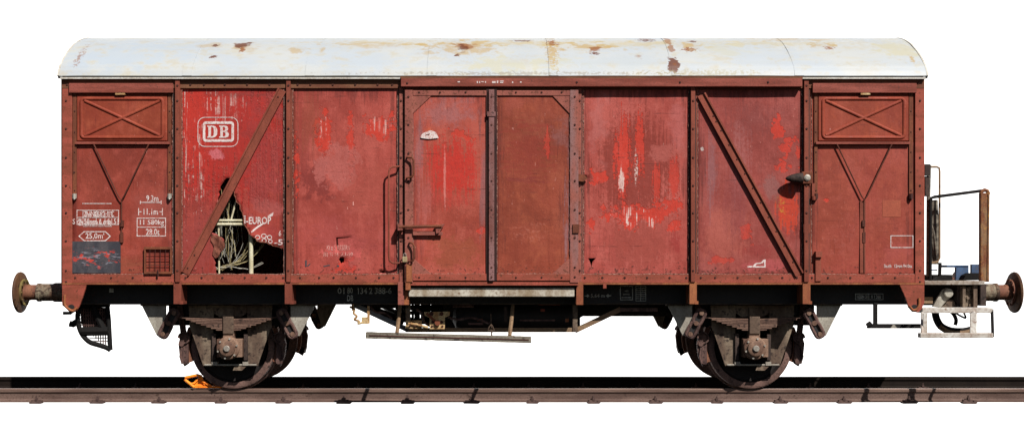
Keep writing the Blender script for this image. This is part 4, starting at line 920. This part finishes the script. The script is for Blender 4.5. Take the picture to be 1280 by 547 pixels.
b2 = mk('changeover_plate', bm, m_cream, W, bevel=.003)
bm = B()
for x, y, r in ((539.5, 391.8, .022), (552, 391.8, .022), (541, 402, .016), (552, 402, .016), (540, 407.5, .012), (553, 407.5, .012)): lathe(bm, [(r, 0), (r, -.006)], P(x, y, yb), 'y', 12)
mk('plate_holes', bm, m_bolt, b2, kind='stuff')
bm = B(); pbar(bm, (533, 391), (547, 404), 3, yb-.02, yb-.005); lathe(bm, [(.03, 0), (.03, -.03)], P(547, 403, yb), 'y', 12); mk('changeover_lever', bm, m_handle, b2)
bm = B(); ctube(bm, [(437, 383), (443, 386), (442, 391), (446, 395), (443, 399), (449, 401), (447, 404), (453, 403)], .012, -1.12, 6); pb(bm, 459, 382, 462, 404, -1.12, -1.1); pb(bm, 452, 396, 460, 404.5, -1.125, -1.1); ptube(bm, [(441, 380), (441, 388)], .012, -1.12, 6)
mk('hook_and_eye', bm, m_cream, W)
# step board hung below the door
ys0, ys1 = -1.58, -1.45
bm = B(); a = P(457, 418.6, ys0); b = P(664, 424.4, ys0)
n = 30; A_, C_ = [], []
for i in range(n+1):
    t = i/n; c = a.lerp(b, t); j = .003*noise.noise(Vector((t*20, 1, 0))); k = .003*noise.noise(Vector((t*26, 9, 0)))
    A_.append((c.x, c.z+.030+j)); C_.append((c.x, c.z-.034+k))
for i in range(n):
    prism(bm, [A_[i], A_[i+1], C_[i+1], C_[i]], ys0, ys1)
bmesh.ops.remove_doubles(bm, verts=bm.verts, dist=1e-5)
fcs = [f for f in bm.faces if abs(f.normal.x) > .99 and -10 < f.calc_center_median().x < 10]
stb = mk('step_board', bm, m_wood, W, label='weathered grey wooden step board hanging askew under the door')
bm = B(); pbar(bm, (462, 418.9), (661, 424.4), 1.2, ys0-.006, ys0+.01); mk('board_groove', bm, m_bolt, stb)
for x, yt_, yb_ in ((497, 394, 418), (638, 396, 421)):
    bm = B(); p0 = P(x+3, yt_-14, -1.05); p1 = P(x+1.5, yt_+4, -1.2); p2 = P(x-1, yb_-1, -1.5); tube(bm, [p0, p1, p2], .022, 6); pb(bm, x-4, yb_-1.5, x+5, yb_+.5, -1.52, -1.44); mk('step_hanger', bm, m_beam, stb)
bm = B(); ptube(bm, [(613.5, 392), (613.8, 404), (614.5, 409)], .006, -1.1, 5); ptube(bm, [(614, 405), (611, 409), (610, 413), (614, 412), (618, 413), (616, 408), (614, 405)], .006, -1.1, 5); ptube(bm, [(614.5, 412), (614.5, 420)], .009, -1.1, 5); mk('safety_chain', bm, m_iron, stb)
# --- buffers
def buffer(xface, s, sleeve, collar):
    """s: +1 towards the right; xface: world x of the buffer face"""
    c = (xface, -.875, 1.068); root = bpy.data.objects.new('buffer', None); COL.objects.link(root); root.parent = W
    bm = B(); lathe(bm, [(.10, -s*.075), (.13, -s*.055), (.19, -s*.045), (.222, -s*.034), (.228, -s*.02), (.224, -s*.006), (.12, s*.006), (.02, s*.008)], c, 'x', 48); mk('buffer_head', bm, m_bufhead, root, smooth=True)
    bm = B(); lathe(bm, [(.148, -s*.078), (.148, -s*.055), (.11, -s*.05), (.11, -s*.07)], c, 'x', 40, True)
    for k in range(10):
        a = 2*math.pi*k/10; lathe(bm, [(.013, -s*.062), (.013, -s*.088)], (c[0], c[1]+.135*math.cos(a), c[2]+.135*math.sin(a)), 'x', 6)
    mk('collar', bm, collar, root, smooth=True)
    bm = B(); lathe(bm, [(.085, -s*.06), (.085, -s*.25)], c, 'x', 32); mk('plunger', bm, m_buffer, root, smooth=True)
    bm = B(); lathe(bm, [(.102, -s*.215), (.102, -s*.245), (.096, -s*.25), (.096, -s*.38), (.106, -s*.40), (.108, -s*.64)], c, 'x', 32); mk('sleeve', bm, sleeve, root, smooth=True)
    return root
bl = buffer(WX(23.5, -.875), -1, m_bufgrey, m_olive)
br_ = buffer(WX(1270, -.875), 1, m_bufgrey, m_buffer)
for o, s in ((bl, 1), (br_, 1)):
    c = cp(o, W); c.location.y = 1.75

# --- shunter step cage at the left end, hook bar at the right end
yv = -1.02
bm = B()
ctube(bm, [(99, 381), (98, 388), (97, 396), (98.5, 407), (103, 418), (112, 427), (124, 431), (133, 434), (138, 437)], .028, yv); ptube(bm, [(134, 380), (136, 400), (137, 420), (138, 437)], .026, yv); ptube(bm, [(96, 382), (137, 380)], .03, yv); ctube(bm, [(116, 382), (128, 408), (136, 416)], .034, yv)
ptube(bm, [(99, 400), (91, 405), (87.5, 404)], .036, yv); ptube(bm, [(79, 391), (88, 391), (96, 384)], .018, yv); ptube(bm, [(103, 414), (136, 413)], .05, yv)
sc_ = mk('shunter_step', bm, m_blackrod, W, smooth=True, label='black curved step cage hanging at the wagon end')
bm = B()
for x in range(101, 136, 3): ptube(bm, [(x, 384), (x+1, min(430, 404+(x-100)*1.0))], .007, yv+.03, 5)
for y in range(386, 428, 4): ptube(bm, [(98 if y < 408 else 102+(y-408)*.7, y), (136, y)], .006, yv+.03, 5)
mk('wire_mesh', bm, m_link, sc_, kind='stuff')
bm = B(); pprism(bm, [(99, 384), (133, 384), (136, 417), (105, 417)], yv+.06, yv+.08); mk('step_plate', bm, m_blackrod, sc_)
yv = -1.2
bm = B(); pb(bm, 1092.5, 378, 1097, 406, yv, yv+.04); pb(bm, 1085, 404.5, 1151, 410, yv-.01, yv+.04); ptube(bm, [(1084, 407), (1089, 403.5)], .03, yv)
hbk = mk('step_bar', bm, m_blackrod, W); bm = B(); pprism(bm, [(1116, 405.5), (1127, 405.5), (1124, 410), (1113, 410)], yv-.014, yv-.011); mk('worn_spot', bm, m_grey, hbk)

# --- brake platform at the right end
yp = -1.20
pf_ = bpy.data.objects.new('brake_platform', None); COL.objects.link(pf_); pf_.parent = W
def bp(name, fn, mat, bevel=0, smooth=False): bm = B(); fn(bm); return mk(name, bm, mat, pf_, bevel=bevel, smooth=smooth)
xw = lambda px, y=yp: WX(px, y)
bp('deck', lambda bm: pb(bm, 1156, 350.8, 1231, 355.6, yp, 1.1), m_platform, .004)
bp('deck_edge', lambda bm: box(bm, xw(1226), xw(1233), -1.195, 1.1, .93, 1.165), m_dirty)
bp('upper_step', lambda bm: pb(bm, 1153, 384.5, 1241, 391, -1.33, -1.12), m_step, .006)
bp('lower_step', lambda bm: pb(bm, 1150.5, 416, 1242, 422, -1.56, -1.47), m_step, .006)
bp('step_side', lambda bm: (tube(bm, [P(1153, 390, -1.31), P(1152.5, 417, -1.5)], .018, 6), pprism(bm, [(1154, 391.2), (1159.5, 391.2), (1159.5, 416.5), (1154, 416.5)], -1.46, -1.44)), m_step, .003)
bp('step_side', lambda bm: tube(bm, [P(1240, 387, -1.3), P(1241, 420, -1.51)], .018, 6), m_blackrod)
bp('step_side', lambda bm: (pb(bm, 1213, 391, 1221, 416.5, -1.46, -1.44), tube(bm, [P(1217, 392, -1.45), P(1217, 388, -1.2)], .02, 6)), m_step)
bp('step_hanger', lambda bm: (pb(bm, 1203.5, 358, 1207, 385, -1.16, -1.05), pb(bm, 1217, 356, 1222, 384, -1.16, -1.05)), m_iron)
bp('bearing_plate', lambda bm: (pprism(bm, [(1206, 360), (1217, 357), (1221, 368), (1219, 385), (1206, 385)], -1.10, -1.07), [lathe(bm, [(.016, 0), (.016, -.025)], P(x, y, -1.10), 'y', 8) for x, y in ((1209, 362), (1215, 364), (1209, 372), (1215, 374), (1212, 381))]), m_iron)
bp('brake_crank', lambda bm: (pprism(bm, [(1166, 383), (1171, 374), (1178, 362), (1184, 359.5), (1190, 363), (1190.5, 369), (1184, 375), (1176, 384)], -1.09, -1.05), lathe(bm, [(.052, 0), (.052, -.03), (.04, -.04)], P(1184.5, 366, -1.09), 'y', 20)), m_grey, .003, True)
bp('crank_foot', lambda bm: (pprism(bm, [(1176, 385), (1184, 374), (1191, 374), (1197, 385)], -1.045, -1.01), ptube(bm, [(1186, 381), (1196, 380), (1204, 386)], .015, -1.0)), m_iron)
bp('side_channel', lambda bm: pb(bm, 1155, 371, 1166, 379, -1.05, -1.0), m_beam)
bp('inner_plate', lambda bm: box(bm, WX(1152, -.9), WX(1228, -.9), -.86, -.84, .925, 1.155), m_sole)
bp('air_hose', lambda bm: (ctube(bm, [(1169, 384), (1170, 396), (1176, 407), (1188, 413), (1203, 414), (1214, 412)], .042, -.8), ctube(bm, [(1183, 384), (1191, 391), (1195, 399), (1194, 406)], .022, -.8), ctube(bm, [(1192, 388), (1198, 393), (1207, 397), (1205, 391)], .011, -.8)), m_blackrod, 0, True)
bp('hose_rim', lambda bm: ctube(bm, [(1174, 407.5), (1186, 414.5), (1202, 416), (1213, 414)], .03, -.83), m_beam, 0, True)
bp('railing_rod', lambda bm: ptube(bm, [(1163, 352, -1.05), (1163, 254, -1.05), (1164, 247.5, -1.05), (1168, 246, -1.05), (1222, 239, -1.05), (1229, 238, -1.05)], .017, -1.05), m_blackrod, 0, True)
bp('railing_post', lambda bm: (pb(bm, 1226, 241, 1236.5, 352, -1.10, -1.04), ptube(bm, [(1226, 243), (1227, 239), (1231, 237.5), (1234, 238.5), (1236, 243)], .022, -1.07), ptube(bm, [(1226.5, 242), (1226.5, 350)], .012, -1.1), ptube(bm, [(1235.8, 242), (1234.5, 350)], .012, -1.1)), m_hazard)
bp('grab_rail', lambda bm: ptube(bm, [(1156, 208.5), (1171, 208.5), (1174, 210), (1174.5, 214), (1174.5, 322), (1172, 327), (1164, 328.5)], .012, -.95), m_beam, 0, True)
bp('brake_column', lambda bm: (ptube(bm, [(1166, 250), (1168, 290), (1167, 330)], .055, -.85), ptube(bm, [(1161.5, 206), (1160.5, 250), (1160, 345)], .022, -1.0), ptube(bm, [(1163, 276), (1168, 292), (1172, 330)], .008, -.93, 5)), m_wood, 0, True)
bp('lamp_socket', lambda bm: (pb(bm, 1156, 205, 1163, 219, -1.1, -1.0), pb(bm, 1156.5, 220, 1162, 245, -1.08, -1.0)), m_dirty, .004)
bp('column_foot', lambda bm: (pb(bm, 1163, 343, 1190, 351, -.8, -.6), pprism(bm, [(1168, 350), (1174, 346), (1184, 346), (1191, 350)], -1.0, -.9), ptube(bm, [(1174.5, 345), (1175, 328)], .02, -.9)), m_blackrod)
bp('blue_bracket', lambda bm: (pb(bm, 1176, 331, 1211, 334, -.6, -.55), pb(bm, 1195, 332, 1211, 350, -.6, -.55), pb(bm, 1214.5, 330, 1224, 350, -.6, -.55), pb(bm, 1165, 336.5, 1172, 338, -.6, -.55)), m_blue, .004)
bp('coupling_block', lambda bm: (pprism(bm, [(1204, 350), (1207, 344), (1213, 341), (1226, 341), (1226, 350)], -.75, -.5)), m_blackrod)
bp('buffer_flange', lambda bm: (box(bm, 5.11, 5.16, -1.06, -.69, .92, 1.2)), m_olive, .008)

# ------------------------------------------------------------------ inside the torn hole: pipe frame and hanging cables
rk = empty('pipe_frame', 'cream painted pipe frame inside the wagon behind the torn panel', 'frame', (0, 0, 0))
for nm, pts, r, y in (('crossbar', [(264, 275.5), (308, 275.5)], .014, -1.305), ('crossbar', [(264, 280.3), (309, 280.3)], .017, -1.30), ('upright', [(313.5, 285), (314, 345)], .024, -1.295), ('stay', [(297, 244), (289, 274)], .010, -1.29), ('upright', [(273, 262), (274, 345)], .010, -1.28)):
    bm = B(); ptube(bm, pts, r, y, 10); mk(nm, bm, m_pipe, rk, smooth=True)
cb = empty('cable_bundle', 'tangle of loose cream cables hanging out behind the torn panel', 'cables', (0, 0, 0))
rc = random.Random(11)
for i in range(20):
    x = rc.uniform(271, 300); top = rc.uniform(228, 262); x2 = x+rc.uniform(-12, 14); y = rc.uniform(-1.28, -1.1)
    pts = []
    sway = rc.uniform(-9, 9); end = rc.uniform(312, 338)
    for k in range(11):
        t = k/10; pts.append((x+(x2-x)*t+sway*math.sin(t*math.pi)+5*noise.noise(Vector((i*3.1, t*4, 0))), top+(end-top)*t, y+.03*math.sin(t*4+i)))
    bm = B(); ptube(bm, pts, rc.uniform(.0018, .0034), y, 5); mk('cable', bm, m_cable if i % 2 else m_cablew, cb, smooth=True)
for i in range(11):
    y = rc.uniform(-1.29, -1.2); x0 = rc.uniform(264, 280); pts = []
    x1 = rc.uniform(296, 334); lift = rc.uniform(6, 45)
    for k in range(12):
        t = k/11; pts.append((x0+(x1-x0)*t, 337-lift*t**2+rc.uniform(-1, 1)-3*math.sin(t*3.14*2), y))
    bm = B(); ptube(bm, pts, rc.uniform(.002, .0042), y, 5); mk('cable', bm, m_cable if i % 3 else m_cablew, cb, smooth=True)

# ------------------------------------------------------------------ orange rail skid under the wheel
sk = empty('rail_skid', 'bright orange steel drag shoe lying on the rail under the left wheel', 'drag shoe', (WX(254, -.78), -.751, 0))
def skp(name, fn, mat=m_orange, bevel=.004):
    bm = B(); fn(bm); o = mk(name, bm, mat, sk, bevel=bevel)
    for v in o.data.vertices: v.co -= sk.location
    return o
yk = -.80
skp('sole', lambda bm: pprism(bm, [(243, 480.5), (262, 482), (282, 483.2), (274, 484.4), (243, 484.4)], yk, -.70))
skp('handle', lambda bm: (ptube(bm, [(243, 483.5), (231, 474), (231.5, 471.5), (247, 468.3), (252, 470)], .017, yk), ptube(bm, [(251, 469), (253, 476), (263, 482)], .016, yk)))
skp('wedge', lambda bm: pprism(bm, [(238, 481), (245, 474), (251, 470.5), (254, 473), (256, 479), (264, 482.6), (242, 483.5)], yk+.01, yk+.025))
skp('rib', lambda bm: (ptube(bm, [(242.5, 479), (250, 471.5)], .010, yk), ptube(bm, [(250, 471.5), (256, 481)], .010, yk), ptube(bm, [(236, 479.5), (243, 478.5)], .012, yk)))
